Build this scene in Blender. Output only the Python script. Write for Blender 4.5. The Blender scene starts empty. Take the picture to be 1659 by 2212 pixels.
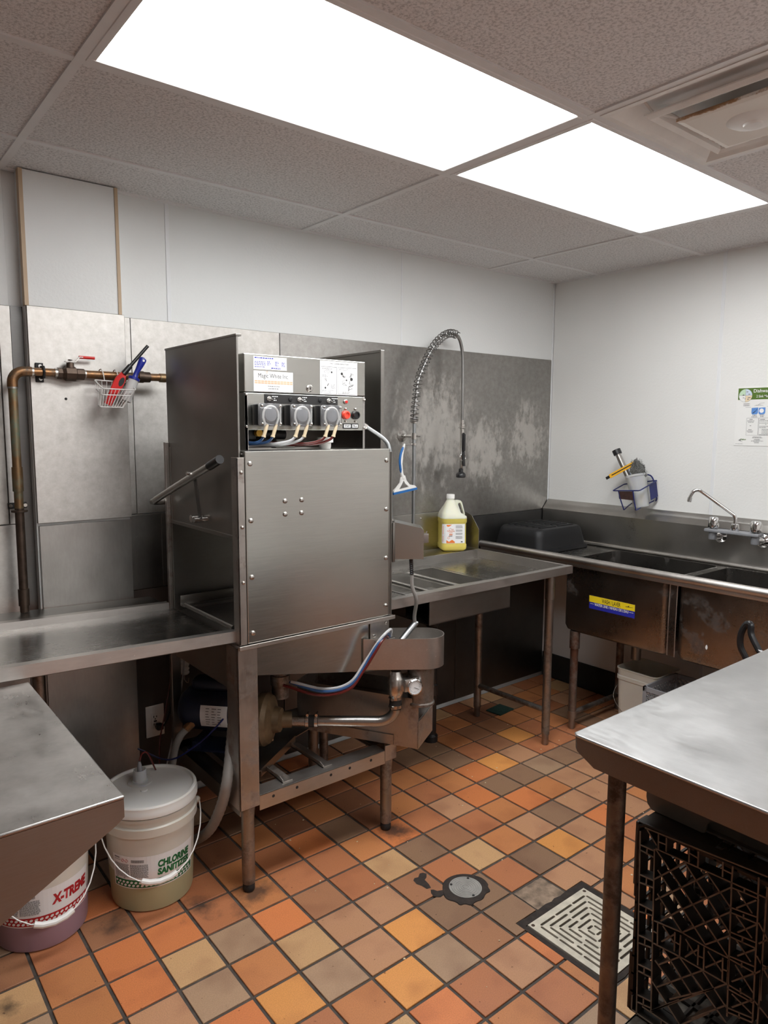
import bpy, bmesh, math, random
from mathutils import Vector, Matrix

C = bpy.context.scene.collection
scene = bpy.context.scene
PI = math.pi

# ------------------------------------------------------------------ camera, world, exposure
cam_data = bpy.data.cameras.new('camera')
cam = bpy.data.objects.new('camera', cam_data); C.objects.link(cam)
cam_data.sensor_fit = 'VERTICAL'; cam_data.sensor_height = 36.0
cam_data.lens = 1526.96 / 2212 * 36.0
cam_data.clip_start = 0.02
yaw, pitch, roll = 0.6773, -0.1181, 0.0047
fw = Vector((math.sin(yaw)*math.cos(pitch), math.cos(yaw)*math.cos(pitch), math.sin(pitch)))
rt = Vector((math.cos(yaw), -math.sin(yaw), 0)); up = rt.cross(fw)
rt2 = rt*math.cos(roll) + up*math.sin(roll); up2 = up*math.cos(roll) - rt*math.sin(roll)
cam.matrix_world = Matrix(((rt2.x, up2.x, -fw.x, -3.6063), (rt2.y, up2.y, -fw.y, -2.8247),
                           (rt2.z, up2.z, -fw.z, 1.5863), (0, 0, 0, 1)))
scene.camera = cam
world = bpy.data.worlds.new('world'); scene.world = world; world.use_nodes = True
world.node_tree.nodes['Background'].inputs[0].default_value = (0.02, 0.02, 0.02, 1)
world.node_tree.nodes['Background'].inputs[1].default_value = 0.3
scene.view_settings.view_transform = 'Standard'
scene.view_settings.look = 'None'
scene.view_settings.gamma = 1.0
scene.view_settings.use_curve_mapping = False
scene.view_settings.exposure = 0.0
scene.cycles.max_bounces = 10
scene.cycles.glossy_bounces = 6
scene.cycles.diffuse_bounces = 6
scene.cycles.transmission_bounces = 8
scene.cycles.caustics_reflective = True
scene.cycles.use_denoising = True
LIGHT_STRENGTH = 13.0        # the ceiling fixtures' diffusers (their material uses this)

# ------------------------------------------------------------------ helpers
ORG = {}

def lin(h):
    h = h.lstrip('#'); v = [int(h[i:i+2], 16)/255 for i in (0, 2, 4)]
    return tuple(c/12.92 if c <= .04045 else ((c+.055)/1.055)**2.4 for c in v)

class B:
    """collects shapes in world coordinates; obj() links them as ONE mesh object"""
    def __init__(s): s.bm = bmesh.new()
    def box(s, a, b, bev=0, seg=2, M=None):
        lo = [min(a[i], b[i]) for i in range(3)]; hi = [max(a[i], b[i]) for i in range(3)]
        d = [max(hi[i]-lo[i], 1e-5) for i in range(3)]
        mat = Matrix.Translation([(lo[i]+hi[i])/2 for i in range(3)]) @ Matrix.Diagonal((*d, 1))
        r = bmesh.ops.create_cube(s.bm, size=1, matrix=mat); vs = r['verts']
        if bev > 0:
            bev = min(bev, min(d)*.49)
            es = list({e for v in vs for e in v.link_edges})
            r2 = bmesh.ops.bevel(s.bm, geom=es, offset=bev, segments=seg, affect='EDGES', profile=.5)
            vs = list({v for f in r2['faces'] for v in f.verts} | {v for v in vs if v.is_valid})
        if M is not None:
            bmesh.ops.transform(s.bm, matrix=M, verts=vs)
        return s
    def loft(s, rings, caps=True, closed=False):
        V = [[s.bm.verts.new(p) for p in r] for r in rings]
        n = len(V[0]); k = len(V)
        for i in range(k if closed else k-1):
            a, b = V[i], V[(i+1) % k]
            for j in range(n):
                s.bm.faces.new((a[j], a[(j+1) % n], b[(j+1) % n], b[j]))
        if caps and not closed:
            s.bm.faces.new(V[0][::-1]); s.bm.faces.new(V[-1])
        return s
    def tube(s, pts, r, n=10, closed=False, caps=True):
        pts = [Vector(p) for p in pts]; k = len(pts)
        rs = r if isinstance(r, (list, tuple)) else [r]*k
        T = []
        for i in range(k):
            a = pts[(i-1) % k] if (i > 0 or closed) else pts[i]
            b = pts[(i+1) % k] if (i < k-1 or closed) else pts[i]
            t = (b-a); T.append(t.normalized() if t.length > 1e-9 else Vector((0, 0, 1)))
        t0 = T[0]; ref = Vector((0, 0, 1)) if abs(t0.z) < .9 else Vector((1, 0, 0))
        u = t0.cross(ref).normalized(); rings = []
        for i in range(k):
            u = (u - T[i]*u.dot(T[i])).normalized(); w = T[i].cross(u)
            rings.append([pts[i] + (u*math.cos(2*PI*j/n) + w*math.sin(2*PI*j/n))*rs[i] for j in range(n)])
        return s.loft(rings, caps, closed)
    def cyl(s, p, q, r, n=16, r2=None):
        return s.tube([p, q], [r, r if r2 is None else r2], n)
    def lathe(s, prof, c=(0, 0, 0), n=32, M=None, cap0=True, cap1=True):
        M = M or Matrix.Identity(3); c = Vector(c)
        rings = [[c + M @ Vector((r*math.cos(2*PI*j/n), r*math.sin(2*PI*j/n), h)) for j in range(n)] for r, h in prof]
        V = [[s.bm.verts.new(p) for p in r] for r in rings]
        for a, b in zip(V, V[1:]):
            for j in range(n): s.bm.faces.new((a[j], a[(j+1) % n], b[(j+1) % n], b[j]))
        if cap0: s.bm.faces.new(V[0][::-1])
        if cap1: s.bm.faces.new(V[-1])
        return s
    def prism(s, poly, axis, a, b):
        def P(u, v, w):
            return {'x': (w, u, v), 'y': (u, w, v), 'z': (u, v, w)}[axis]
        return s.loft([[P(u, v, a) for u, v in poly], [P(u, v, b) for u, v in poly]])
    def sphere(s, c, r, n=12, sc=(1, 1, 1)):
        m = Matrix.Translation(c) @ Matrix.Diagonal((sc[0], sc[1], sc[2], 1))
        bmesh.ops.create_uvsphere(s.bm, u_segments=n, v_segments=max(6, n//2+2), radius=r, matrix=m); return s
    def quad(s, *p):
        s.bm.faces.new([s.bm.verts.new(q) for q in p]); return s
    def bar(s, p, q, w, h, upv=(0, 0, 1)):
        """straight rectangular bar from p to q, w across, h along upv"""
        p = Vector(p); q = Vector(q); t = (q-p).normalized(); upv = Vector(upv)
        a = t.cross(upv).normalized()*w/2; b = a.cross(t).normalized()*h/2
        return s.loft([[o+a+b, o-a+b, o-a-b, o+a-b] for o in (p, q)])
    def mesh(s, me):
        s.bm.from_mesh(me); return s
    def xf(s, M):
        bmesh.ops.transform(s.bm, matrix=M, verts=s.bm.verts[:]); return s

def finish_mesh(b, name, m, org=(0, 0, 0), smooth=35):
    bm = b.bm
    bmesh.ops.recalc_face_normals(bm, faces=bm.faces[:])
    if org != (0, 0, 0):
        bmesh.ops.translate(bm, vec=-Vector(org), verts=bm.verts[:])
    me = bpy.data.meshes.new(name); bm.to_mesh(me); bm.free()
    if m: me.materials.append(m)
    if smooth:
        me.shade_smooth(); me.set_sharp_from_angle(angle=math.radians(smooth))
    return me

def obj(name, b, m, parent=None, label=None, smooth=35, kind=None):
    org = ORG.get(parent.name, Vector((0, 0, 0))) if parent else Vector((0, 0, 0))
    me = finish_mesh(b, name, m, tuple(org), smooth)
    o = bpy.data.objects.new(name, me); C.objects.link(o)
    if parent: o.parent = parent
    ORG[o.name] = org
    if label: o['label'] = label
    if kind: o['kind'] = kind
    return o

def thing(name, label, cat, loc=(0, 0, 0), group=None):
    o = bpy.data.objects.new(name, None); C.objects.link(o); o.location = loc
    o.empty_display_size = .05
    ORG[o.name] = Vector(loc); o['label'] = label; o['category'] = cat
    if group: o['group'] = group
    return o

def struct(name, b, m, smooth=0):
    o = obj(name, b, m, None, smooth=smooth); o['kind'] = 'structure'; return o

def solo(name, b, m, label, cat, group=None, smooth=35):
    o = obj(name, b, m, None, label, smooth); o['category'] = cat
    if group: o['group'] = group
    return o

def text_bm(s, bold=0.0, shear=0.0, spacing=1.0):
    cu = bpy.data.curves.new('txt', 'FONT'); cu.body = s; cu.size = 1; cu.offset = bold; cu.shear = shear
    cu.space_character = spacing; cu.resolution_u = 3; cu.fill_mode = 'FRONT'
    o = bpy.data.objects.new('txt', cu)
    me = bpy.data.meshes.new_from_object(o)
    bpy.data.objects.remove(o); bpy.data.curves.remove(cu)
    return me

def text_fit(s, w, h, fn, bold=0.0, shear=0.0):
    """lettering scaled to w x h; fn(u,v) -> world point, u from 0 to w, v from 0 to h"""
    me = text_bm(s, bold, shear); b = B(); b.mesh(me); bpy.data.meshes.remove(me)
    xs = [v.co.x for v in b.bm.verts]; ys = [v.co.y for v in b.bm.verts]
    x0, x1, y0, y1 = min(xs), max(xs), min(ys), max(ys)
    for v in b.bm.verts:
        v.co = Vector(fn((v.co.x-x0)/(x1-x0)*w, (v.co.y-y0)/(y1-y0)*h))
    return b

def plate_curve(outer, holes, depth):
    """flat plate with holes, in XY, extruded +-depth/2; returns mesh"""
    cu = bpy.data.curves.new('pl', 'CURVE'); cu.dimensions = '2D'; cu.fill_mode = 'BOTH'; cu.extrude = depth/2
    for poly in [outer]+holes:
        sp = cu.splines.new('POLY'); sp.points.add(len(poly)-1); sp.use_cyclic_u = True
        for p, q in zip(sp.points, poly): p.co = (q[0], q[1], 0, 1)
    o = bpy.data.objects.new('pl', cu); me = bpy.data.meshes.new_from_object(o)
    bpy.data.objects.remove(o); bpy.data.curves.remove(cu); return me

def smooth_path(pts, n=6):
    """Catmull-Rom through pts"""
    P = [Vector(p) for p in pts]; P = [P[0]*2-P[1]] + P + [P[-1]*2-P[-2]]; out = []
    for i in range(1, len(P)-2):
        a, b, c, d = P[i-1:i+3]
        for k in range(n):
            t = k/n
            out.append(.5*((2*b) + (c-a)*t + (2*a-5*b+4*c-d)*t*t + (3*b-a-3*c+d)*t**3))
    out.append(P[-2]); return out

# ------------------------------------------------------------------ materials
def newmat(name):
    m = bpy.data.materials.new(name); m.use_nodes = True
    nt = m.node_tree; bs = nt.nodes['Principled BSDF']; return m, nt, bs

def N(nt, t, **k):
    n = nt.nodes.new(t)
    for a, v in k.items(): setattr(n, a, v)
    return n

def L(nt, a, b): nt.links.new(a, b)

def ramp(nt, fac, stops):
    r = N(nt, 'ShaderNodeValToRGB'); e = r.color_ramp.elements
    while len(e) > 1: e.remove(e[0])
    for i, (p, c) in enumerate(stops):
        x = e[0] if i == 0 else e.new(p); x.position = p; x.color = (*c[:3], 1)
    L(nt, fac, r.inputs[0]); return r

def noise(nt, vec, scale, detail=4, rough=.55):
    n = N(nt, 'ShaderNodeTexNoise'); n.inputs['Scale'].default_value = scale
    n.inputs['Detail'].default_value = detail; n.inputs['Roughness'].default_value = rough
    if vec is not None: L(nt, vec, n.inputs['Vector'])
    return n

def coord(nt, scale=(1, 1, 1)):
    t = N(nt, 'ShaderNodeTexCoord'); mp = N(nt, 'ShaderNodeMapping'); mp.inputs['Scale'].default_value = scale
    L(nt, t.outputs['Object'], mp.inputs['Vector']); return mp.outputs[0]

def bump(nt, bs, h, strength, dist=.002):
    b = N(nt, 'ShaderNodeBump'); b.inputs['Strength'].default_value = strength; b.inputs['Distance'].default_value = dist
    L(nt, h, b.inputs['Height']); L(nt, b.outputs[0], bs.inputs['Normal'])

def mul(c, k): return tuple(min(1, x*k) for x in c)

def plain(name, col, rough=.5, metal=0, var=.12, scale=12, bmp=0, bscale=60, spec=.5, coat=0, trans=0, sss=0, alpha=1):
    m, nt, bs = newmat(name)
    v = coord(nt); n = noise(nt, v, scale)
    r = ramp(nt, n.outputs[0], [(.3, mul(col, 1-var)), (.7, mul(col, 1+var))]); L(nt, r.outputs[0], bs.inputs['Base Color'])
    bs.inputs['Roughness'].default_value = rough; bs.inputs['Metallic'].default_value = metal
    bs.inputs['Specular IOR Level'].default_value = spec
    bs.inputs['Coat Weight'].default_value = coat
    bs.inputs['Transmission Weight'].default_value = trans
    bs.inputs['Alpha'].default_value = alpha
    if sss:
        bs.inputs['Subsurface Weight'].default_value = sss; bs.inputs['Subsurface Radius'].default_value = (.03, .03, .02)
        bs.inputs['Subsurface Scale'].default_value = .5
    if bmp:
        n2 = noise(nt, v, bscale, 3); bump(nt, bs, n2.outputs[0], bmp)
    return m

def vgrain(nt, bs, a):
    """horizontal brushing on upright sheet: reflections smear up and down"""
    tg = N(nt, 'ShaderNodeTangent', direction_type='RADIAL', axis='Z'); L(nt, tg.outputs[0], bs.inputs['Tangent'])
    bs.inputs['Anisotropic'].default_value = a; bs.inputs['Anisotropic Rotation'].default_value = .25

def steel(name, col=(.50, .485, .46), rough=.32, streak=(3, 60, 60), blotch=.16, bscale=3, rvar=.16, dirt=None, dirt_amt=.5, dscale=5, bmp=.03, spots=0, aniso=0.0):
    m, nt, bs = newmat(name)
    v = coord(nt); vs = coord(nt, streak)
    fine = noise(nt, vs, 6, 5, .65); big = noise(nt, v, bscale, 5, .6)
    r = ramp(nt, big.outputs[0], [(.3, mul(col, 1-blotch)), (.5, col), (.72, mul(col, 1+blotch))])
    mx = N(nt, 'ShaderNodeMix', data_type='RGBA', blend_type='MULTIPLY'); mx.inputs[0].default_value = .35
    rf = ramp(nt, fine.outputs[0], [(.3, (.72, .72, .72)), (.7, (1, 1, 1))])
    L(nt, r.outputs[0], mx.inputs[6]); L(nt, rf.outputs[0], mx.inputs[7]); out = mx.outputs[2]
    if spots:
        vo = noise(nt, v, 70, 2, .8); sp = ramp(nt, vo.outputs[0], [(.70, (0, 0, 0)), (.76, (1, 1, 1))])
        ms = N(nt, 'ShaderNodeMix', data_type='RGBA'); L(nt, sp.outputs[0], ms.inputs[0]); L(nt, out, ms.inputs[6])
        ms.inputs[7].default_value = (*mul(col, 1+spots), 1); out = ms.outputs[2]
    rr = N(nt, 'ShaderNodeMapRange'); rr.inputs[1].default_value = .3; rr.inputs[2].default_value = .7
    rr.inputs[3].default_value = max(.05, rough-rvar/2); rr.inputs[4].default_value = rough+rvar/2
    ad = N(nt, 'ShaderNodeMath', operation='ADD'); L(nt, fine.outputs[0], ad.inputs[0]); L(nt, big.outputs[0], ad.inputs[1])
    hf = N(nt, 'ShaderNodeMath', operation='MULTIPLY'); L(nt, ad.outputs[0], hf.inputs[0]); hf.inputs[1].default_value = .5
    L(nt, hf.outputs[0], rr.inputs[0]); L(nt, rr.outputs[0], bs.inputs['Roughness'])
    bs.inputs['Metallic'].default_value = 1
    if aniso: vgrain(nt, bs, aniso)
    if dirt:
        dn = noise(nt, v, dscale, 8, .7); dr = ramp(nt, dn.outputs[0], [(.62-dirt_amt*.3, (0, 0, 0)), (.72-dirt_amt*.2, (1, 1, 1))])
        md = N(nt, 'ShaderNodeMix', data_type='RGBA'); L(nt, dr.outputs[0], md.inputs[0]); L(nt, out, md.inputs[6])
        md.inputs[7].default_value = (*dirt, 1); out = md.outputs[2]
        iv = N(nt, 'ShaderNodeMath', operation='MULTIPLY_ADD'); L(nt, dr.outputs[0], iv.inputs[0]); iv.inputs[1].default_value = -.75; iv.inputs[2].default_value = 1
        L(nt, iv.outputs[0], bs.inputs['Metallic'])
    L(nt, out, bs.inputs['Base Color'])
    if bmp: bump(nt, bs, fine.outputs[0], bmp, .001)
    return m

def emit(name, col, s):
    m, nt, bs = newmat(name); bs.inputs['Base Color'].default_value = (*col, 1)
    bs.inputs['Emission Color'].default_value = (*col, 1); bs.inputs['Emission Strength'].default_value = s; return m

M = {}
M['steel'] = steel('steel', aniso=.6)
M['steel_v'] = steel('steel_vertical_grain', streak=(60, 60, 3))
M['steel_panel'] = steel('steel_front_panel', (.585, .585, .55), .25, (2, 40, 40), .05, 2, .06, bmp=.012, aniso=.35)
M['steel_dark'] = steel('steel_dark', (.30, .285, .265), .36, blotch=.12, aniso=.5)
M['steel_worn'] = steel('steel_worn', (.56, .53, .50), .40, (4, 30, 30), .15, 4, .2, spots=.25, bmp=.05)
M['steel_pan'] = steel('steel_wet_pan', (.40, .385, .365), .24, (4, 30, 30), .22, 6, .2, spots=.2)
M['steel_mottled'] = steel('steel_mottled_leg', (.20, .18, .155), .5, (20, 20, 4), .35, 14, .2, dirt=(.06, .04, .028), dirt_amt=.5, dscale=16)
M['steel_top'] = steel('steel_worktop', (.50, .497, .495), .38, (14, 4, 30), .14, 5, .18, bmp=.04)
M['steel_frame'] = steel('steel_frame', (.46, .43, .40), .40, (40, 40, 4), .15, 6, .2, dirt=(.16, .10, .07), dirt_amt=.25, spots=.3)
M['steel_leg'] = steel('steel_leg', (.33, .31, .285), .42, (40, 40, 4), .2, 8, .2, dirt=(.10, .06, .04), dirt_amt=.45, dscale=9)
M['steel_rust'] = steel('steel_rusty_leg', (.26, .22, .19), .5, (40, 40, 4), .25, 8, .2, dirt=(.10, .042, .024), dirt_amt=.7, dscale=10)
M['steel_sink'] = steel('steel_sink', (.29, .275, .26), .30, (4, 30, 30), .18, 4, .15, dirt=(.06, .04, .03), dirt_amt=.12, spots=.3)
M['chrome'] = steel('chrome', (.78, .78, .78), .10, blotch=.04, rvar=.06, bmp=0)
M['zinc'] = steel('zinc_bolt', (.66, .64, .61), .25, blotch=.1, rvar=.1, bmp=0)
M['hose_metal'] = steel('braided_hose_metal', (.34, .335, .325), .32, blotch=.1, rvar=.1, bmp=0)
M['steel_counter'] = steel('steel_blotched_counter', (.46, .445, .43), .36, (10, 3, 30), .30, 9, .34, spots=.35, bmp=.05)
M['galv'] = steel('grey_pipe', (.45, .47, .48), .35, (40, 40, 6), .1, 6, .1)
M['copper'] = steel('aged_copper', (.36, .19, .09), .42, (20, 20, 20), .3, 14, .2, dirt=(.07, .06, .045), dirt_amt=.55, dscale=14)
M['copper_green'] = steel('copper_patina', (.30, .19, .10), .45, (30, 30, 6), .3, 9, .2, dirt=(.13, .20, .15), dirt_amt=.55, dscale=6)
M['solder'] = steel('solder', (.6, .58, .54), .35, blotch=.2)
M['bronze'] = steel('dark_bronze_valve', (.13, .095, .075), .5, blotch=.25, bscale=30)
M['cast_brass'] = plain('cast_bronze', lin('#6d5a42'), .55, .4, .3, 25, .2, 90)
M['black'] = plain('black_plastic', (.012, .012, .013), .35)
M['black_matte'] = plain('black_rubber', (.014, .013, .013), .6)
M['tub_black'] = plain('black_polyethylene', (.010, .010, .011), .5, bmp=.12, bscale=160, spec=.3)
M['crate_black'] = plain('black_crate_plastic', lin('#2c251f'), .5, var=.3, scale=20, spec=.35)
M['white'] = plain('white_plastic', (.78, .77, .74), .35, var=.03)
M['paper'] = plain('label_paper', (.80, .80, .80), .5, var=.02)
M['cream'] = plain('cream_rubber', lin('#d9c8a8'), .5, var=.08)
M['red'] = plain('red_plastic', (.62, .018, .016), .3, var=.1)
M['red_btn'] = plain('red_button', (.80, .07, .04), .3, var=.05)
M['blue'] = plain('blue_plastic', (.018, .03, .30), .3, var=.1)
M['blue_mid'] = plain('blue_rubber', (.02, .13, .38), .4, var=.1)
M['blue_wire'] = plain('blue_coating', (.008, .014, .10), .35, var=.15)
M['yellow'] = plain('yellow_plastic', (.80, .42, .03), .3, var=.08)
M['frp'] = None
M['ink'] = plain('black_ink', (.015, .015, .015), .6)
M['ink_grey'] = plain('grey_ink', (.22, .22, .22), .6)
M['ink_green'] = plain('green_ink', (.005, .13, .035), .6)
M['ink_red'] = plain('red_ink', (.42, .01, .015), .6)
M['ink_blue'] = plain('blue_ink', (.02, .03, .35), .6)
M['ink_orange'] = plain('orange_ink', (.80, .20, .03), .6)
M['ink_pale'] = plain('pale_orange_ink', (.86, .42, .28), .6)
M['olive'] = plain('poster_green', (.075, .15, .012), .5)
M['hose_red'] = plain('red_tubing', (.11, .014, .012), .25)
M['hose_grey'] = plain('grey_tubing', (.45, .45, .46), .3)
M['hose_blue'] = plain('blue_tubing', (.03, .08, .20), .3)
M['conduit'] = plain('grey_flexible_conduit', (.26, .25, .235), .45, var=.15)
M['dark_blue'] = plain('navy_paint', (.007, .011, .030), .4, var=.25)
M['beige_cap'] = plain('beige_cap', (.6, .58, .54), .4)
M['glass_cover'] = plain('clear_cover', (.92, .93, .95), .08, var=.01, trans=.92)
M['dull_grey'] = plain('grey_plastic', (.24, .245, .26), .45, var=.08)
M['crate_edge'] = plain('lit_crate_edge', lin('#75695c'), .6, var=.25, scale=40)  # paler than the plastic: light on the rib fronts painted in
M['bin_grey'] = plain('brown_grey_plastic', (.105, .09, .075), .45, var=.2, scale=6)
# ------------------------------------------------------------------ surface materials of the room
def frp(name, col):
    m, nt, bs = newmat(name); v = coord(nt)
    n = noise(nt, v, 90, 2, .5); b = noise(nt, v, 1.5, 3)
    r = ramp(nt, b.outputs[0], [(.3, mul(col, .95)), (.7, col)])
    sp = noise(nt, v, 45, 4, .75); rs = ramp(nt, sp.outputs[0], [(.69, (1, 1, 1)), (.78, (.72, .69, .65))])
    mx = N(nt, 'ShaderNodeMix', data_type='RGBA', blend_type='MULTIPLY'); mx.inputs[0].default_value = .5
    L(nt, r.outputs[0], mx.inputs[6]); L(nt, rs.outputs[0], mx.inputs[7]); L(nt, mx.outputs[2], bs.inputs['Base Color'])
    bs.inputs['Roughness'].default_value = .42
    bump(nt, bs, n.outputs[0], .35, .002); return m
M['frp'] = frp('white_frp_panel', (.74, .75, .74))
M['frp2'] = frp('white_frp_panel_right', (.77, .77, .75))
M['trim_white'] = plain('white_trim', (.74, .75, .76), .4, var=.02)
M['trim_tan'] = plain('tan_trim', lin('#b9a184'), .5, var=.05)

def ceiling_mat():
    m, nt, bs = newmat('ceiling_tile_fissured'); v = coord(nt)
    t = N(nt, 'ShaderNodeTexCoord'); oi = N(nt, 'ShaderNodeObjectInfo')
    n = noise(nt, v, 125, 4, .65)
    r = ramp(nt, n.outputs[0], [(.40, lin('#c2c0bf')), (.50, lin('#dedcdb')), (.62, lin('#e6e4e3'))])
    L(nt, r.outputs[0], bs.inputs['Base Color']); bs.inputs['Roughness'].default_value = .95
    bs.inputs['Specular IOR Level'].default_value = .1
    bump(nt, bs, n.outputs[0], .7, .004); return m
M['ceiling'] = ceiling_mat()
M['grid'] = plain('ceiling_grid_paint', lin('#dedddc'), .5, var=.03)

def tile_mat():
    m, nt, bs = newmat('quarry_tile'); oi = N(nt, 'ShaderNodeObjectInfo')
    tc = N(nt, 'ShaderNodeTexCoord')
    mul_ = N(nt, 'ShaderNodeVectorMath', operation='SCALE'); mul_.inputs[3].default_value = 23.0
    cv = N(nt, 'ShaderNodeCombineXYZ'); L(nt, oi.outputs['Random'], cv.inputs[0]); L(nt, oi.outputs['Random'], cv.inputs[1])
    L(nt, cv.outputs[0], mul_.inputs[0])
    ad = N(nt, 'ShaderNodeVectorMath', operation='ADD'); L(nt, tc.outputs['Object'], ad.inputs[0]); L(nt, mul_.outputs[0], ad.inputs[1])
    big = noise(nt, ad.outputs[0], 7, 2, .5); fine = noise(nt, ad.outputs[0], 300, 4, .75); pit = noise(nt, ad.outputs[0], 60, 2, .6)
    # flashed firing: browner/redder towards one side
    sh = N(nt, 'ShaderNodeMix', data_type='RGBA', blend_type='MULTIPLY')
    rb = ramp(nt, big.outputs[0], [(.30, (.74, .68, .68)), (.5, (1, 1, 1)), (.7, (1.0, 1.0, .95))])
    sh.inputs[0].default_value = .75; L(nt, oi.outputs['Color'], sh.inputs[6]); L(nt, rb.outputs[0], sh.inputs[7])
    f2 = N(nt, 'ShaderNodeMix', data_type='RGBA', blend_type='MULTIPLY'); f2.inputs[0].default_value = 1
    rf = ramp(nt, fine.outputs[0], [(.36, (.78, .76, .74)), (.60, (1.0, 1.0, 1.0))]); L(nt, sh.outputs[2], f2.inputs[6]); L(nt, rf.outputs[0], f2.inputs[7])
    f3 = N(nt, 'ShaderNodeMix', data_type='RGBA', blend_type='MULTIPLY'); f3.inputs[0].default_value = 1
    rp = ramp(nt, pit.outputs[0], [(.25, (.35, .28, .24)), (.30, (1, 1, 1))]); L(nt, f2.outputs[2], f3.inputs[6]); L(nt, rp.outputs[0], f3.inputs[7])
    # soot and mineral stains anchored to the floor
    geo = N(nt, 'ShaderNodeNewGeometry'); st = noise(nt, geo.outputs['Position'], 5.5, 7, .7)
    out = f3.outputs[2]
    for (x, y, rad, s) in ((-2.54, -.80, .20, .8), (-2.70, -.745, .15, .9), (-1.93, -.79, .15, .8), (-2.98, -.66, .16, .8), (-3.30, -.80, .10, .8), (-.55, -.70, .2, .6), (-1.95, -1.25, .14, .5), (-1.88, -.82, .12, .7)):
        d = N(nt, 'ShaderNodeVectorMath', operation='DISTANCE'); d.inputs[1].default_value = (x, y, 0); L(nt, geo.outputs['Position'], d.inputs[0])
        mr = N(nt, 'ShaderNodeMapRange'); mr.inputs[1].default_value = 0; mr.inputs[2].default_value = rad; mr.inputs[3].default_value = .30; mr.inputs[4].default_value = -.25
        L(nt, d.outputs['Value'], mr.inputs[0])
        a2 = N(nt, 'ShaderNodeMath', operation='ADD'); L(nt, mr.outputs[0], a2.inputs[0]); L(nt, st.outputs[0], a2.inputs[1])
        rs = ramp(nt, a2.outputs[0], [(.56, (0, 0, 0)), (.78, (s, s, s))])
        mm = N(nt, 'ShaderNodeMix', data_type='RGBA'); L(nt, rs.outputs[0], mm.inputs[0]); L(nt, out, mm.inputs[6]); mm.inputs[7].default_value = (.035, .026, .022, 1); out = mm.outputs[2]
    L(nt, out, bs.inputs['Base Color'])
    mr2 = N(nt, 'ShaderNodeMapRange'); mr2.inputs[3].default_value = .36; mr2.inputs[4].default_value = .58; L(nt, fine.outputs[0], mr2.inputs[0]); L(nt, mr2.outputs[0], bs.inputs['Roughness'])
    bump(nt, bs, fine.outputs[0], .25, .0015); return m
M['tile'] = tile_mat()
M['grout'] = plain('dark_grout', lin('#4a433d'), .8, var=.35, scale=30, bmp=.5, bscale=120)
M['mortar'] = plain('bare_mortar', lin('#8c7866'), .9, var=.5, scale=28, bmp=.8, bscale=70)
M['crud'] = plain('black_sealant', lin('#2e2520'), .8, var=.45, scale=40, bmp=.8, bscale=90)

def wall_steel(name, base, k):
    m, nt, bs = newmat(name); v = coord(nt); vs = coord(nt, (5, 4, 2.8))
    big = noise(nt, v, 2.2, 6, .62); fine = noise(nt, v, 34, 5, .7); drip = noise(nt, vs, 3.6, 10, .72)
    r = ramp(nt, big.outputs[0], [(.3, mul(base, .84)), (.7, mul(base, 1.12))])
    mx = N(nt, 'ShaderNodeMix', data_type='RGBA', blend_type='MULTIPLY'); mx.inputs[0].default_value = .75
    rf = ramp(nt, fine.outputs[0], [(.3, (.72, .70, .68)), (.7, (1, 1, 1))]); L(nt, r.outputs[0], mx.inputs[6]); L(nt, rf.outputs[0], mx.inputs[7])
    out = mx.outputs[2]
    # hard-water bloom around the spray tap
    geo = N(nt, 'ShaderNodeNewGeometry'); tot = None
    for (p, rad) in (((-.98, 0, 1.58), .62), ((-.62, 0, 1.45), .45), ((-.22, 0, 1.55), .40)):
        d = N(nt, 'ShaderNodeVectorMath', operation='DISTANCE'); d.inputs[1].default_value = p; L(nt, geo.outputs['Position'], d.inputs[0])
        mr = N(nt, 'ShaderNodeMapRange'); mr.inputs[2].default_value = rad; mr.inputs[3].default_value = .26; mr.inputs[4].default_value = -.22; L(nt, d.outputs['Value'], mr.inputs[0])
        if tot is None: tot = mr.outputs[0]
        else:
            mxm = N(nt, 'ShaderNodeMath', operation='MAXIMUM'); L(nt, tot, mxm.inputs[0]); L(nt, mr.outputs[0], mxm.inputs[1]); tot = mxm.outputs[0]
    a = N(nt, 'ShaderNodeMath', operation='ADD'); L(nt, tot, a.inputs[0]); L(nt, drip.outputs[0], a.inputs[1])
    rs = ramp(nt, a.outputs[0], [(.54, (0, 0, 0)), (.68, (.60, .60, .60))])
    ms = N(nt, 'ShaderNodeMix', data_type='RGBA'); L(nt, rs.outputs[0], ms.inputs[0]); L(nt, out, ms.inputs[6]); ms.inputs[7].default_value = (.60, .57, .53, 1)
    L(nt, ms.outputs[2], bs.inputs['Base Color'])
    iv = N(nt, 'ShaderNodeMath', operation='MULTIPLY_ADD'); L(nt, rs.outputs[0], iv.inputs[0]); iv.inputs[1].default_value = -.7; iv.inputs[2].default_value = 1
    L(nt, iv.outputs[0], bs.inputs['Metallic'])
    mr = N(nt, 'ShaderNodeMapRange'); mr.inputs[1].default_value = .3; mr.inputs[2].default_value = .7; mr.inputs[3].default_value = .36; mr.inputs[4].default_value = .52
    L(nt, big.outputs[0], mr.inputs[0]); L(nt, mr.outputs[0], bs.inputs['Roughness'])
    vgrain(nt, bs, .7)
    bump(nt, bs, fine.outputs[0], .05, .001); return m
M['wall_steel'] = wall_steel('wall_sheet_left', (.57, .548, .52), 0)
M['wall_steel_r'] = wall_steel('wall_sheet_right', (.43, .415, .395), 1)
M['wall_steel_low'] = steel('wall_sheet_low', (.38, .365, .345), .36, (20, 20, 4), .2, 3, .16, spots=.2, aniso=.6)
M['wall_dark'] = plain('shade_darkened_wall', lin('#3b332e'), .6, var=.15, scale=4)  # brownish wall, darkened further to put the under-table shade into its colour
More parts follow.
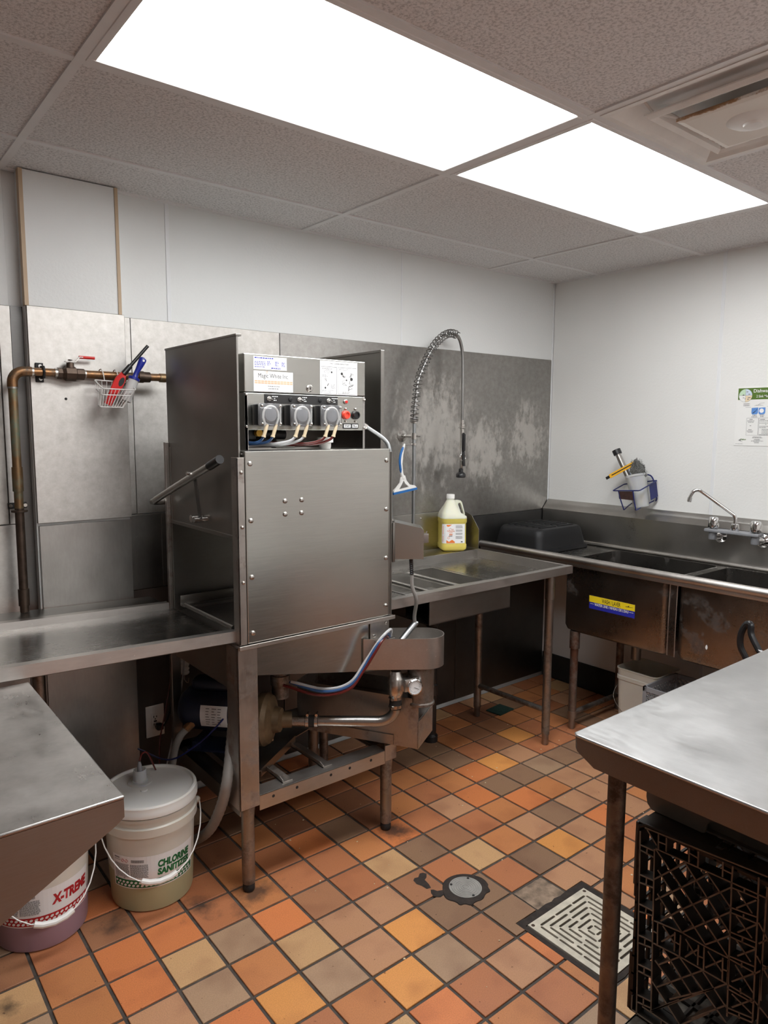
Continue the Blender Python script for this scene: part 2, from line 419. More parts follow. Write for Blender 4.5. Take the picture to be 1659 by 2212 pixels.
M['wall_grey'] = steel('wall_sheet_grey', (.14, .138, .135), .45, (20, 20, 4), .2, 3, .16, spots=.3)  # grey sheet made darker to stand in for shade below the right table
M['base_black'] = plain('black_cove_base', (.016, .015, .014), .8, var=.3)
M['rim_dark'] = steel('dark_corner_angle', (.16, .155, .15), .4)

# ------------------------------------------------------------------ the room
H = 2.466
XW, YF = -5.4, -5.05          # far left wall and wall behind the camera
fl = struct('floor', B().box((XW, YF, -.08), (0, .0, -.0045)), M['grout'])
wb = struct('wall_back', B().box((XW, .012, -.08), (.12, .12, H+.1)), M['frp'])
wr = struct('wall_right', B().box((.012, YF, -.08), (.12, .012, H+.1)), M['frp2'])
M['far_wall'] = plain('far_kitchen_wall', (.30, .29, .28), .5, var=.05)
wl = struct('wall_left', B().box((XW-.12, YF, -.08), (XW, .12, H+.1)), M['far_wall'])
wf = struct('wall_front', B().box((XW-.12, YF-.12, -.08), (.12, YF, H+.1)), M['frp2'])
cl = struct('ceiling', B().box((XW, YF, H+.03), (.0, .0, H+.1)), M['grid'])

# quarry tiles: each its own object, laid on the measured grid
FX, FY, PT = -1.5363, -1.0374, .1522
PAL = {'Y': '#e69e58', 'O': '#da8450', 'o': '#c98453', 'P': '#c3916d', 'T': '#b39275', 't': '#cfa476', 'B': '#98765c', 'R': '#bc7952', 'M': '#a97655', 'D': '#8e5e42'}
ROWS = {
 -6: (-4, 'DDoDoBRoDDBo'), -5: (-7, 'DBDoRoDBBoMMooR'), -4: (-8, 'DDoDoDRooBRMYRoBo'),
 -3: (-12, 'MRMRRoROBDoRoOYPRRRBP'), -2: (-12, 'toOORoRRoORPOBBTBBP'), -1: (-11, 'oOtTOMRtBMRoOoPPPo'),
 0: (-10, 'PTotPPMRtoPBPPPoP'), 1: (-9, 'OYTPYBBRBYPOPo'), 2: (-7, 'oYTMBBPPoRP'), 3: (-6, 'ORPOoPoPRB'), 4: (-5, 'oRoPOTRo')}
def seen(x, y):
    d = Vector((x, y, 0)) - Vector((-3.6063, -2.8247, 1.5863)); w = d.dot(fw)
    return w > .3 and abs(d.dot(rt2))/w*1526.96 < 905 and abs(d.dot(up2))/w*1526.96 < 1180
rnd = random.Random(5)
EX = (-1.948, -1.596, -1.797, -1.450)     # opening around the floor grate
hx, g = PT/2, .0052
tile_cache = {}
def tile_mesh(key, poly):
    if key in tile_cache: return tile_cache[key]
    b = B()
    top = [(x*.985, y*.985, 0) for x, y in poly] if len(poly) == 4 else [(x, y, 0) for x, y in poly]
    b.loft([[(x, y, -.006) for x, y in poly], [(x, y, -.0012) for x, y in poly], top])
    tile_cache[key] = finish_mesh(b, 'tile', M['tile'], smooth=0); return tile_cache[key]
stuff = B(); n_tiles = 0
for j in range(-8, 34):
    for i in range(-26, 11):
        x0, y1 = FX+i*PT, FY-j*PT; x1, y0 = x0+PT, y1-PT
        if x0 >= -.01 or y0 >= -.005 or x1 < XW: continue
        if y0 < YF: continue
        x1 = min(x1, -.004); y1 = min(y1, -.004)
        cx, cy = (x0+x1)/2, (y0+y1)/2
        a = [x0+g, x1-g, y0+g, y1-g]
        if a[1]-a[0] < .02 or a[3]-a[2] < .02: continue
        inview = seen(cx, cy) and not (cx > -.5 and cy < -.9)
        if not inview:
            z = -.0005; stuff.quad((a[0], a[2], z), (a[1], a[2], z), (a[1], a[3], z), (a[0], a[3], z)); continue
        poly = None
        ex = EX
        if a[0] < ex[1] and a[1] > ex[0] and a[2] < ex[3] and a[3] > ex[2]:
            ix0, ix1, iy0, iy1 = max(a[0], ex[0]), min(a[1], ex[1]), max(a[2], ex[2]), min(a[3], ex[3])
            fullx = ix0 <= a[0]+1e-6 and ix1 >= a[1]-1e-6; fully = iy0 <= a[2]+1e-6 and iy1 >= a[3]-1e-6
            if fullx and fully: continue
            if fully:
                if ix0 > a[0]+1e-6: a[1] = ix0
                else: a[0] = ix1
            elif fullx:
                if iy0 > a[2]+1e-6: a[3] = iy0
                else: a[2] = iy1
            else:
                A0, A1, A2, A3 = a
                P_ = []
                for (px, py, sx, sy) in ((A0, A2, 1, 1), (A1, A2, -1, 1), (A1, A3, -1, -1), (A0, A3, 1, -1)):
                    if ix0 <= px+1e-6 <= ix1+2e-6 and iy0 <= py+1e-6 <= iy1+2e-6:
                        qx = ix1 if sx > 0 else ix0; qy = iy1 if sy > 0 else iy0
                        seq = [(px, qy), (qx, qy), (qx, py)]
                        P_ += seq if (sx, sy) in ((1, 1), (-1, -1)) else seq[::-1]
                    else: P_.append((px, py))
                poly = P_
            if a[1]-a[0] < .012 or a[3]-a[2] < .012: continue
            if i == -2 and j == 2: continue
        if i == -2 and j == 2: continue
        cx, cy = (a[0]+a[1])/2, (a[2]+a[3])/2
        if poly: pl = [(x-cx, y-cy) for x, y in poly]; key = (i, j)
        else:
            w, h = (a[1]-a[0])/2, (a[3]-a[2])/2; pl = [(-w, -h), (w, -h), (w, h), (-w, h)]; key = (round(w, 4), round(h, 4))
        o = bpy.data.objects.new('tile', tile_mesh(key, pl)); C.objects.link(o); o.parent = fl
        o.location = (cx, cy, rnd.uniform(-.0006, .0006)); o.rotation_euler = (rnd.uniform(-.002, .002), rnd.uniform(-.002, .002), rnd.uniform(-.006, .006))
        ch = None
        if j in ROWS:
            k = i-ROWS[j][0]
            if 0 <= k < len(ROWS[j][1]): ch = ROWS[j][1][k]
        if i == -4 and j == 3: ch = 'P'
        if ch is None: ch = rnd.choice('OoPPTBRRMot')
        c = lin(PAL[ch]); f = rnd.uniform(.94, 1.06)
        o.color = (c[0]*f, c[1]*f, c[2]*f, 1); n_tiles += 1
o = obj('outer_tiles', stuff, M['tile'], fl, smooth=0, kind='stuff'); o.color = (*lin('#b06a3c'), 1)
print('tiles', n_tiles)
# bare mortar where a tile is missing, and the sealant ring of the clean-out
px, py = FX-2*PT, FY-2*PT
b = B(); R_ = random.Random(3); n = 9
vs = [[b.bm.verts.new((px+.004+(PT-.008)*u/n, py-.004-(PT*.78)*v/n, -.0030+R_.uniform(-.0015, .0012))) for u in range(n+1)] for v in range(n+1)]
for v in range(n):
    for u in range(n): b.bm.faces.new((vs[v][u], vs[v][u+1], vs[v+1][u+1], vs[v+1][u]))
obj('mortar_patch', b, M['mortar'], fl, 'bare rough mortar where a floor tile is missing')
RG = [(-2.014, -1.172), (-1.99, -1.152), (-1.967, -1.143), (-1.924, -1.146), (-1.885, -1.170), (-1.862, -1.209), (-1.859, -1.235), (-1.868, -1.262), (-1.878, -1.266), (-1.890, -1.295), (-1.914, -1.290), (-1.945, -1.308), (-1.976, -1.299), (-2.000, -1.306), (-2.010, -1.283), (-2.031, -1.280), (-2.027, -1.258), (-2.044, -1.231), (-2.038, -1.205)]
def flat_poly(P_, z0, z1, k=.97):
    cx = sum(p[0] for p in P_)/len(P_); cy = sum(p[1] for p in P_)/len(P_)
    return B().loft([[(x, y, z0) for x, y in P_], [(cx+(x-cx)*k, cy+(y-cy)*k, z1) for x, y in P_]])
for _ in range(2): RG = [q for a_, c_ in zip(RG, RG[1:]+RG[:1]) for q in ((a_[0]*.75+c_[0]*.25, a_[1]*.75+c_[1]*.25), (a_[0]*.25+c_[0]*.75, a_[1]*.25+c_[1]*.75))]
obj('sealant_ring', flat_poly(RG, -.004, .0022, .95), M['crud'], fl, 'dark sealant around the round clean-out')
for CK in ([(-2.064, -1.082), (-2.052, -1.074), (-2.038, -1.079), (-2.020, -1.066), (-2.008, -1.070), (-2.001, -1.082), (-2.016, -1.098), (-2.030, -1.104), (-2.034, -1.130), (-2.042, -1.150), (-2.058, -1.146), (-2.060, -1.122), (-2.068, -1.104)],
           [(-2.050, -1.157), (-2.042, -1.162), (-2.036, -1.176), (-2.018, -1.184), (-2.008, -1.199), (-2.016, -1.214), (-2.034, -1.204), (-2.050, -1.206), (-2.066, -1.190), (-2.062, -1.172)]):
    b = B(); b.bm.faces.new([b.bm.verts.new((x, y, .0011)) for x, y in CK])
    obj('chipped_patch', b, M['crud'], fl, 'dark chip broken out of a floor tile')
# ragged sealant frame round the grate
R2 = random.Random(9)
def rag_rect(x0, x1, y0, y1, amp, n=14):
    P_ = []
    for (ax, ay, bx, by) in ((x0, y0, x1, y0), (x1, y0, x1, y1), (x1, y1, x0, y1), (x0, y1, x0, y0)):
        for k in range(n):
            t = k/n; P_.append((ax+(bx-ax)*t+R2.uniform(-amp, amp), ay+(by-ay)*t+R2.uniform(-amp, amp)))
    return P_
outer = rag_rect(EX[0]+.002, EX[1]-.002, EX[2]+.002, EX[3]-.002, .003)
inner = [(-1.930, -1.780), (-1.622, -1.780), (-1.622, -1.478), (-1.930, -1.478)]
b = B().mesh(plate_curve(outer, [inner], .005)).xf(Matrix.Translation((0, 0, -.0035)))
obj('sealant_frame', b, M['crud'], fl, 'black crumbling sealant around the square grate', smooth=0)

# ceiling: T-bars and lay-in panels
XL = [XW, -4.262, -3.042, -1.822, -.602, 0]
YL = [0, -.324, -.934, -1.544, -2.154, -2.764, -3.374, -3.984, -4.594, YF]
lights = {(-3.042, -1.544), (-1.822, -1.544), (-3.042, -3.984), (-1.822, -3.984)}
for x in XL[1:-1]:
    obj('ceiling_bar', B().box((x-.012, YF, H-.0005), (x+.012, 0, H+.008)), M['grid'], cl, smooth=0)
for y in YL[1:-1]:
    obj('ceiling_bar', B().box((XW, y-.012, H), (0, y+.012, H+.0078)), M['grid'], cl, smooth=0)
obj('ceiling_bar', B().box((-1.224, -2.154, H), (-1.200, -1.544, H+.008)), M['grid'], cl, smooth=0)
obj('wall_angle', B().box((XW, -.02, H-.001), (0, 0, H+.006)), M['grid'], cl, smooth=0)
obj('wall_angle', B().box((-.02, YF, H-.001), (0, 0, H+.006)), M['grid'], cl, smooth=0)
def panel(x0, x1, y0, y1):
    obj('ceiling_panel', B().box((x0+.004, y0+.004, H+.005), (x1-.004, y1-.004, H+.02), .002, 1), M['ceiling'], cl, smooth=0)
for xi in range(len(XL)-1):
    for yi in range(len(YL)-1):
        x0, x1, y1, y0 = XL[xi], XL[xi+1], YL[yi], YL[yi+1]
        if any(abs(x0-a) < .01 and abs(y0-b_) < .01 for a, b_ in lights): continue
        if abs(x0+1.822) < .01 and abs(y0+2.154) < .01: panel(-1.212, x1, y0, y1); continue
        panel(x0, x1, y0, y1)

# back wall: panels above, sheet steel below
def wpan(name, x0, x1, z0, z1, m, y=0.0, th=.012, parent=wb, lab=None):
    return obj(name, B().box((x0, y, z0), (x1, y+th, z1), .0012, 1), m, parent, lab, smooth=0)
ZS = 2.008
wpan('wall_panel', XW, -3.036, ZS, H, M['frp']); wpan('wall_panel', -2.652, -2.458, ZS, H, M['frp'])
wpan('wall_panel', -2.443, -1.229, ZS, H, M['frp']); wpan('wall_panel', -1.221, -.006, ZS, H, M['frp'])
wpan('seam_strip', -2.459, -2.442, ZS, H, M['trim_white'], -.003, .006); wpan('seam_strip', -1.2295, -1.2205, ZS, H, M['trim_white'], -.0015, .004)
wpan('seam_strip', -.012, 0, .12, H, M['trim_white'], -.004, .016, wb, 'white inside corner strip')
wpan('wall_panel', -2.985, -2.672, ZS, H, M['frp'], -.057, .012)                  # boxed-out chase
obj('chase_core', B().box((-2.994, -.045, .0), (-2.655, .012, H)), M['frp'], wb, smooth=0)
obj('corner_trim', B().box((-2.997, -.061, ZS), (-2.984, -.03, H)), M['trim_tan'], wb, smooth=0, label='tan corner strip on the chase edge')
obj('corner_trim', B().box((-2.673, -.061, ZS), (-2.661, -.03, H)), M['trim_tan'], wb, smooth=0, label='tan corner strip on the chase edge')
obj('corner_angle', B().box((-3.034, -.006, .0), (-2.9945, .006, ZS)), M['rim_dark'], wb, smooth=0, label='dark steel corner angle')
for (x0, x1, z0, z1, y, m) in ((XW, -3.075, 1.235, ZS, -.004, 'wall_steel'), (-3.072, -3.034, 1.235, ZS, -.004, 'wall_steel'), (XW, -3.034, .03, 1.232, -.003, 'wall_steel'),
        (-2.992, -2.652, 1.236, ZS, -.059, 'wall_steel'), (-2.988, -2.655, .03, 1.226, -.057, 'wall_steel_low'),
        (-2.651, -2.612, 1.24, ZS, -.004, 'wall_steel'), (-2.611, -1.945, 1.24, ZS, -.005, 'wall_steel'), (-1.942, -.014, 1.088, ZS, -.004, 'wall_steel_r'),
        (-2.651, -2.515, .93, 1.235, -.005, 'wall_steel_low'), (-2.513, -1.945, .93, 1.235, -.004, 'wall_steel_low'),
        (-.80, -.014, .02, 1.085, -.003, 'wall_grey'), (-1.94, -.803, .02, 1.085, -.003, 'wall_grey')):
    wpan('steel_sheet', x0, x1, z0, z1, M[m], y)
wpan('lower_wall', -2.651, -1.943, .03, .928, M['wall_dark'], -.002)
for (x, z) in ((-2.876, 1.687), (-2.676, 1.677)):
    obj('screw_hole', B().cyl((x, -.0595, z), (x, -.050, z), .005, 10), M['base_black'], wb)
# right wall
def rpan(name, y0, y1, z0, z1, m, x=0.0, th=.012, lab=None):
    return obj(name, B().box((x, y0, z0), (x+th, y1, z1), .0012, 1), m, wr, lab, smooth=0)
rpan('wall_panel', -1.040, -.004, .15, H, M['frp2']); rpan('wall_panel', -2.27, -1.054, .15, H, M['frp2']); rpan('wall_panel', YF, -2.282, .15, H, M['frp2'])
rpan('seam_strip', -1.056, -1.038, .15, H, M['trim_white'], -.003, .006); rpan('seam_strip', -2.284, -2.268, .15, H, M['trim_white'], -.003, .006)
struct('baseboard_right', B().box((-.012, YF, 0), (.0, -.002, .155), .004), M['base_black'])
# ------------------------------------------------------------------ ceiling fixtures
def lens_mat():
    m, nt, bs = newmat('prismatic_lens'); bs.inputs['Base Color'].default_value = (.85, .85, .85, 1); bs.inputs['Roughness'].default_value = .3
    bs.inputs['Emission Color'].default_value = (.98, .995, 1.0, 1); bs.inputs['Emission Strength'].default_value = LIGHT_STRENGTH; return m
M['lens'] = lens_mat()
def troffer(x0, y0, label):
    t = thing('ceiling_light', label, 'ceiling light', (x0+.61, y0+.305, H), 'recessed ceiling lights')
    x1, y1 = x0+1.22, y0+.61; b = B()
    for (ax, ay, bx, by) in ((x0+.012, y0+.012, x1-.012, y0+.030), (x0+.012, y1-.030, x1-.012, y1-.012), (x0+.012, y0+.030, x0+.034, y1-.030), (x1-.034, y0+.030, x1-.012, y1-.030)):
        b.box((ax, ay, H-.002), (bx, by, H+.014), .002, 1)
    obj('frame', b, M['grid'], t, smooth=0)
    obj('diffuser', B().box((x0+.030, y0+.027, H+.003), (x1-.030, y1-.027, H+.012)), M['lens'], t, 'glowing prismatic diffuser', smooth=0)
    obj('housing', B().box((x0+.014, y0+.014, H+.0135), (x1-.014, y1-.014, H+.028)), M['grid'], t, smooth=0)
troffer(-3.042, -1.544, 'large lit fluorescent ceiling panel, the longer of the two in view')
troffer(-1.822, -1.544, 'lit fluorescent ceiling panel next to the rusty air vent')
troffer(-3.042, -3.984, 'added fluorescent ceiling panel, unseen behind the camera, left of two')  # this and the next panel are added for fill and steel reflections
troffer(-1.822, -3.984, 'added fluorescent ceiling panel, unseen behind the camera, right of two')


# air vent
vx, vy = -1.517, -1.849
t = thing('air_vent', 'white square air vent with rusty centre plate beside the ceiling light', 'air vent', (vx, vy, H))
def sq(r, z): return [(vx-r, vy-r, z), (vx+r, vy-r, z), (vx+r, vy+r, z), (vx-r, vy+r, z)]
M['vent'] = plain('vent_enamel', lin('#e2dfda'), .45, var=.05)
M['vent_rust'] = None
def rusty():
    m, nt, bs = newmat('rust_edged_enamel'); v = coord(nt); n = noise(nt, v, 9, 6, .7)
    geo = N(nt, 'ShaderNodeTexCoord'); sx = N(nt, 'ShaderNodeSeparateXYZ'); L(nt, geo.outputs['Object'], sx.inputs[0])
    ax = N(nt, 'ShaderNodeMath', operation='ABSOLUTE'); L(nt, sx.outputs[0], ax.inputs[0]); ay = N(nt, 'ShaderNodeMath', operation='ABSOLUTE'); L(nt, sx.outputs[1], ay.inputs[0])
    mxx = N(nt, 'ShaderNodeMath', operation='MAXIMUM'); L(nt, ax.outputs[0], mxx.inputs[0]); L(nt, ay.outputs[0], mxx.inputs[1])
    mr = N(nt, 'ShaderNodeMapRange'); mr.inputs[1].default_value = .122; mr.inputs[2].default_value = .147; mr.inputs[3].default_value = -.25; mr.inputs[4].default_value = .25; L(nt, mxx.outputs[0], mr.inputs[0])
    a = N(nt, 'ShaderNodeMath', operation='ADD'); L(nt, mr.outputs[0], a.inputs[0]); L(nt, n.outputs[0], a.inputs[1])
    r = ramp(nt, a.outputs[0], [(.66, lin('#ddd6cc')), (.74, lin('#9c744e')), (.92, lin('#6b4a32'))]); L(nt, r.outputs[0], bs.inputs['Base Color']); bs.inputs['Roughness'].default_value = .5; return m
M['vent_rust'] = rusty()
b = B().loft([sq(.293, H+.006), sq(.293, H-.003), sq(.276, H-.003), sq(.268, H+.004), sq(.185, H+.06), sq(.16, H+.10)], caps=False)
obj('outer_pan', b, M['vent'], t, smooth=0)
obj('neck', B().lathe([(.158, H+.05), (.158, H+.17)], (vx, vy, 0), 32), M['black_matte'], t, 'dark round duct neck')
b = B().loft([sq(.208, H-.008), sq(.196, H-.018), sq(.180, H-.012), sq(.170, H+.008), sq(.172, H+.012), sq(.186, H-.006), sq(.198, H-.011), sq(.208, H-.004)], caps=False, closed=True)
obj('middle_ring', b, M['vent'], t, smooth=0)
obj('centre_plate', B().loft([sq(.146, H-.018), sq(.146, H-.026), sq(.130, H-.029)]), M['vent_rust'], t, 'rust-edged centre plate', smooth=0)
obj('hub', B().lathe([(.07, H-.0285), (.055, H-.037), (.026, H-.039), (.024, H-.045), (0.004, H-.046)], (vx, vy, 0), 24), M['vent'], t)
for sx, sy in ((-1, -1), (1, -1), (1, 1), (-1, 1)):
    b = B().tube([(vx+sx*.14, vy+sy*.14, H-.016), (vx+sx*.19, vy+sy*.19, H), (vx+sx*.21, vy+sy*.21, H+.035)], .004, 6)
    obj('bracket', b, M['vent'], t)

# ------------------------------------------------------------------ dish machine
dm = thing('dish_machine', 'tall stainless door-type dish machine with three pumps, between the two steel dish tables', 'dishwasher', (-2.25, -.5, 0))
X0, X1, Y0, Y1 = -2.565, -1.935, -.79, -.215
S, SV, SP, SD = M['steel'], M['steel_v'], M['steel_panel'], M['steel_dark']
def bolt(b, p, r=.008, d=(0, -1, 0)):
    p = Vector(p); d = Vector(d); Q = d.to_track_quat('Z', 'Y').to_matrix()
    b.lathe([(r, 0), (r, .002), (r*.8, .0045), (r*.35, .0058)], p, 12, Q)
    a = Q @ Vector((1, 0, 0))
    return b
def bolts(name, pts, parent, r=.008, d=(0, -1, 0)):
    for p in pts:
        o = obj(name, bolt(B(), p, r, d), M['zinc'], parent)
# frame and legs
b = B().box((-2.582, -.792, .31), (-2.508, -.787, .874), .001).box((-2.582, -.792, .31), (-2.577, -.715, .874), .001)
obj('corner_post', b, M['steel_frame'], dm, smooth=0)
b = B().box((-2.508, -.792, .29), (-1.96, -.788, .345), .001).box((-2.508, -.792, .341), (-1.96, -.725, .345), .001)
rail = obj('front_rail', b, M['steel_worn'], dm, smooth=0)
for x in (-2.455, -2.36, -2.215, -2.13, -2.03):
    obj('bolt_hole', B().cyl((x, -.7926, .325), (x, -.790, .325), .0055, 12), M['base_black'], rail)
b = B().box((-1.962, -.795, .300), (-1.905, -.790, .362), .001).box((-1.91, -.795, .30), (-1.905, -.73, .362), .001)
obj('corner_gusset', b, M['steel_frame'], dm, smooth=0)
b = B().box((-2.580, -.787, .29), (-2.576, -.225, .345), .001).box((-2.580, -.787, .341), (-2.515, -.225, .345), .001)
obj('side_rail', b, M['steel_dark'], dm, smooth=0)
b = B().box((-1.914, -.73, .29), (-1.910, -.225, .345), .001).box((-1.97, -.73, .341), (-1.910, -.225, .345), .001)
obj('side_rail', b, M['steel_dark'], dm, smooth=0)
obj('back_rail', B().box((-2.58, -.228, .29), (-1.91, -.222, .345), .001).box((-2.58, -.285, .341), (-1.91, -.222, .345), .001), M['steel_dark'], dm, smooth=0)
for x in (-2.573, -1.918): obj('back_post', B().box((x-.008, -.235, .29), (x+.03 if x < -2 else x+.008, -.215, .87), .002), M['steel_dark'], dm, smooth=0)
for (x, y, zt) in ((-2.541, -.765, .31), (-1.934, -.765, .30), (-2.545, -.25, .29), (-1.94, -.25, .29)):
    lg = obj('leg', B().lathe([(.0215, .03), (.0225, .04), (.0225, zt-.05), (.026, zt-.005), (.026, zt)], (x, y, 0), 20), M['steel_leg'], dm)
    obj('foot', B().lathe([(.018, .001), (.021, .006), (.021, .022), (.016, .031)], (x, y, 0), 16), M['black_matte'], lg, 'black rubber foot')
for (x, ya, yb) in ((-2.405, -.79, -.62), (-2.232, -.785, -.52)):
    b = B().prism([(ya+.02, .346), (yb, .346), (yb, .362), (ya+.04, .362), (ya+.02, .356)], 'x', x, x+.003).prism([(ya+.02, .346), (yb, .346), (yb, .349), (ya+.02, .349)], 'x', x, x+.04)
    obj('cross_channel', b, M['steel_frame'], dm, smooth=0)
b = B().prism([(-2.515, -.70), (-2.44, -.68), (-2.20, -.52), (-1.98, -.44), (-1.98, -.28), (-2.515, -.28)], 'z', .366, .369)
b.bar((-2.44, -.68, .36), (-2.20, -.52, .36), .003, .03)
obj('motor_plate', b, M['steel_dark'], dm, smooth=0)
# tank and collar
b = B().prism([(-2.511, .870), (-2.511, .766), (-1.945, .660), (-1.945, .870)], 'y', -.786, -.225)
obj('wash_tank', b, SP, dm, smooth=0)
obj('tank_side', B().box((-2.56, -.780, .70), (-2.52, -.225, .870), .002), SD, dm, smooth=0)
b = B().box((-2.578, -.803, .872), (-1.925, -.21, .878), .0015).box((-2.578, -.806, .866), (-1.925, -.802, .880), .0015)
obj('collar_lip', b, M['steel_worn'], dm, smooth=0)
# front panel with sealed edge
fp = obj('front_panel', B().box((-2.546, -.802, .884), (-1.955, -.792, 1.512), .003).box((-2.546, -.800, 1.506), (-1.955, -.72, 1.512), .002), SP, dm, smooth=0)
bolts('bolt', [(-2.528, -.8025, z) for z in (1.472, 1.289, 1.104, .918)] + [(-1.969, -.8025, z) for z in (1.469, 1.288, 1.105, .923)], fp, .0085)
bolts('bolt', [(-2.401, -.8025, 1.345), (-2.336, -.8025, 1.345), (-2.401, -.8025, 1.301), (-2.337, -.8025, 1.301)], fp, .0085)
b = B().box((-2.576, -.803, .884), (-2.571, -.765, 1.492), .001).box((-2.576, -.803, .884), (-2.549, -.799, 1.492), .001).box((-2.555, -.799, .884), (-2.551, -.78, 1.492), .001)
gl = obj('door_guide', b, M['steel_frame'], dm, smooth=0)
bolts('bolt', [(-2.560, -.8035, z) for z in (1.445, 1.27, 1.09)], gl, .0062)
b = B().box((-1.944, -.800, .884), (-1.938, -.76, 1.50), .001).box((-1.955, -.797, .884), (-1.940, -.793, 1.50), .001)
obj('door_guide', b, M['steel_dark'], dm, smooth=0)
for x in (-2.574, -1.942): obj('back_guide', B().box((x, -.222, .872), (x+.016, -.205, 1.53), .002), M['steel_frame'], dm, smooth=0)
obj('chamber_back', B().box((-2.56, -.232, .872), (-1.942, -.225, 1.51), .001), SD, dm, smooth=0)
obj('chamber_top', B().box((-2.552, -.79, 1.500), (-1.95, -.225, 1.505), .001), SD, dm, smooth=0)
# rack track and wash arm seen through the open side
tr = B()
for y in (-.70, -.29):
    tr.box((-2.552, y-.02, .906), (-1.96, y+.02, .910), .001).box((-2.552, y+(.018 if y > -.5 else -.02), .906), (-1.96, y+(.021 if y > -.5 else -.017), .945), .001)
tr.cyl((-2.545, -.70, .915), (-2.545, -.30, .915), .009, 10).cyl((-1.97, -.70, .915), (-1.97, -.30, .915), .009, 10)
obj('rack_track', tr, M['steel_dark'], dm)
b = B().tube([(-2.47, -.62, .893), (-2.03, -.38, .893)], .017, 12).tube([(-2.25, -.5, .87), (-2.25, -.5, .90)], .03, 16)
obj('wash_arm', b, SV, dm)
# side doors, both raised
b = B().box((-2.558, -.782, 1.228), (-2.551, -.212, 1.876), .001).box((-2.562, -.782, 1.222), (-2.548, -.212, 1.236), .002).box((-2.560, -.784, 1.87), (-2.540, -.210, 1.877), .001)
dl = obj('side_door', b, SD, dm, 'raised left side door of dull steel', smooth=0)
b = B().box((-1.926, -.715, 1.228), (-1.919, -.212, 1.876), .001).box((-1.930, -.717, 1.868), (-1.912, -.210, 1.877), .001).box((-1.930, -.718, 1.228), (-1.914, -.711, 1.876), .001)
obj('side_door', b, SD, dm, 'raised right side door', smooth=0)
# lift handle
hd = obj('lift_handle', B().tube(smooth_path([(-2.616, -.700, 1.464), (-2.616, -.45, 1.387), (-2.616, -.26, 1.327), (-2.612, -.205, 1.309), (-2.58, -.185, 1.303), (-2.25, -.18, 1.303), (-1.93, -.18, 1.303)], 4), .0125, 12), M['steel_v'], dm)
obj('grip', B().tube([(-2.616, -.694, 1.462), (-2.616, -.770, 1.4865)], .0145, 14), M['black'], hd, 'black end grip')
b = B().bar((-2.606, -.553, 1.432), (-2.590, -.556, 1.274), .022, .004, (1, 0, 0))
lk = obj('link_arm', b, M['rim_dark'], dm, smooth=0)
obj('pivot_pin', B().cyl((-2.565, -.552, 1.272), (-2.612, -.552, 1.272), .010, 12), M['zinc'], lk)
obj('bolt', B().cyl((-2.604, -.553, 1.432), (-2.634, -.553, 1.432), .007, 10), M['zinc'], lk)
obj('hinge_stub', B().cyl((-2.562, -.50, 1.270), (-2.600, -.50, 1.270), .013, 14), M['zinc'], lk)
# control box
cy = -.72
b = B().box((-2.500, cy, 1.702), (-2.006, -.46, 1.827), .003)
cb = obj('control_cover', b, SP, dm, smooth=0)
b = B().box((-2.489, cy+.001, 1.578), (-2.015, cy+.012, 1.6995), .0015)
cp = obj('control_panel', b, SP, dm, smooth=0)
b = B().box((-2.500, cy+.001, 1.512), (-2.489, -.46, 1.700), .001).box((-2.500, cy+.001, 1.512), (-2.4865, cy+.004, 1.700), .001)
obj('side_post', b, M['steel'], dm, smooth=0)
obj('side_post', B().box((-2.015, cy+.001, 1.512), (-2.006, -.46, 1.700), .001), M['steel'], dm, smooth=0)
obj('back_plate', B().box((-2.489, -.48, 1.512), (-2.015, -.474, 1.70), .001), SD, dm, smooth=0)
bolts('bolt', [(-2.4945, cy+.0005, 1.693), (-2.010, cy+.0005, 1.689), (-2.4945, cy+.0005, 1.590), (-2.010, cy+.0005, 1.587)], cp, .005)
def decal(name, x0, x1, z0, z1, m, parent, y=cy-.0006, th=.0005):
    return obj(name, B().box((x0, y-th, z0), (x1, y, z1)), m, parent, smooth=0)
def onface(x0, z0, y): return lambda u, v: (x0+u, y, z0+v)
yi = cy-.0014
def lines(name, x0, x1, zs, h, parent, m, y=yi, seed=1, frac=(.6, 1)):
    b = B(); R2 = random.Random(seed)
    for z in zs:
        x = x0; end = x0+(x1-x0)*R2.uniform(*frac)
        while x < end:
            w = R2.uniform(.003, .009); b.quad((x, y, z), (min(x+w, end), y, z), (min(x+w, end), y, z+h), (x, y, z+h)); x += w+.0018
    return obj(name, b, m, parent, smooth=0)
d1 = decal('detergent_label', -2.466, -2.340, 1.777, 1.819, M['paper'], cb)
lines('print', -2.462, -2.39, [1.8125], .0035, d1, M['ink_blue'], seed=2); lines('print', -2.462, -2.40, [1.801, 1.796, 1.791, 1.784], .002, d1, M['ink_blue'], seed=3)
lines('print', -2.415, -2.40, [1.8035, 1.8, 1.796, 1.792], .002, d1, M['ink_blue'], seed=4); lines('print', -2.385, -2.37, [1.8025, 1.799, 1.795, 1.791], .002, d1, M['ink_blue'], seed=5); lines('print', -2.36, -2.345, [1.8015, 1.798, 1.794, 1.79], .002, d1, M['ink_blue'], seed=6); lines('print', -2.40, -2.345, [1.783, 1.7805], .0018, d1, M['ink_blue'], seed=8)
d2 = decal('supplier_label', -2.466, -2.316, 1.7055, 1.772, M['paper'], cb)
obj('lettering', text_fit('Magic White Inc.', .116, .019, onface(-2.449, 1.7455, yi)), M['ink'], d2, smooth=0)
b = B()
for k in range(12): 
    for r in (0, 1): b.quad((-2.463+k*.0122, yi, 1.7305+r*.006), (-2.4518+k*.0122, yi, 1.7305+r*.006), (-2.4518+k*.0122, yi, 1.7355+r*.006), (-2.463+k*.0122, yi, 1.7355+r*.006))
obj('orange_band', b, M['ink_pale'], d2, smooth=0)
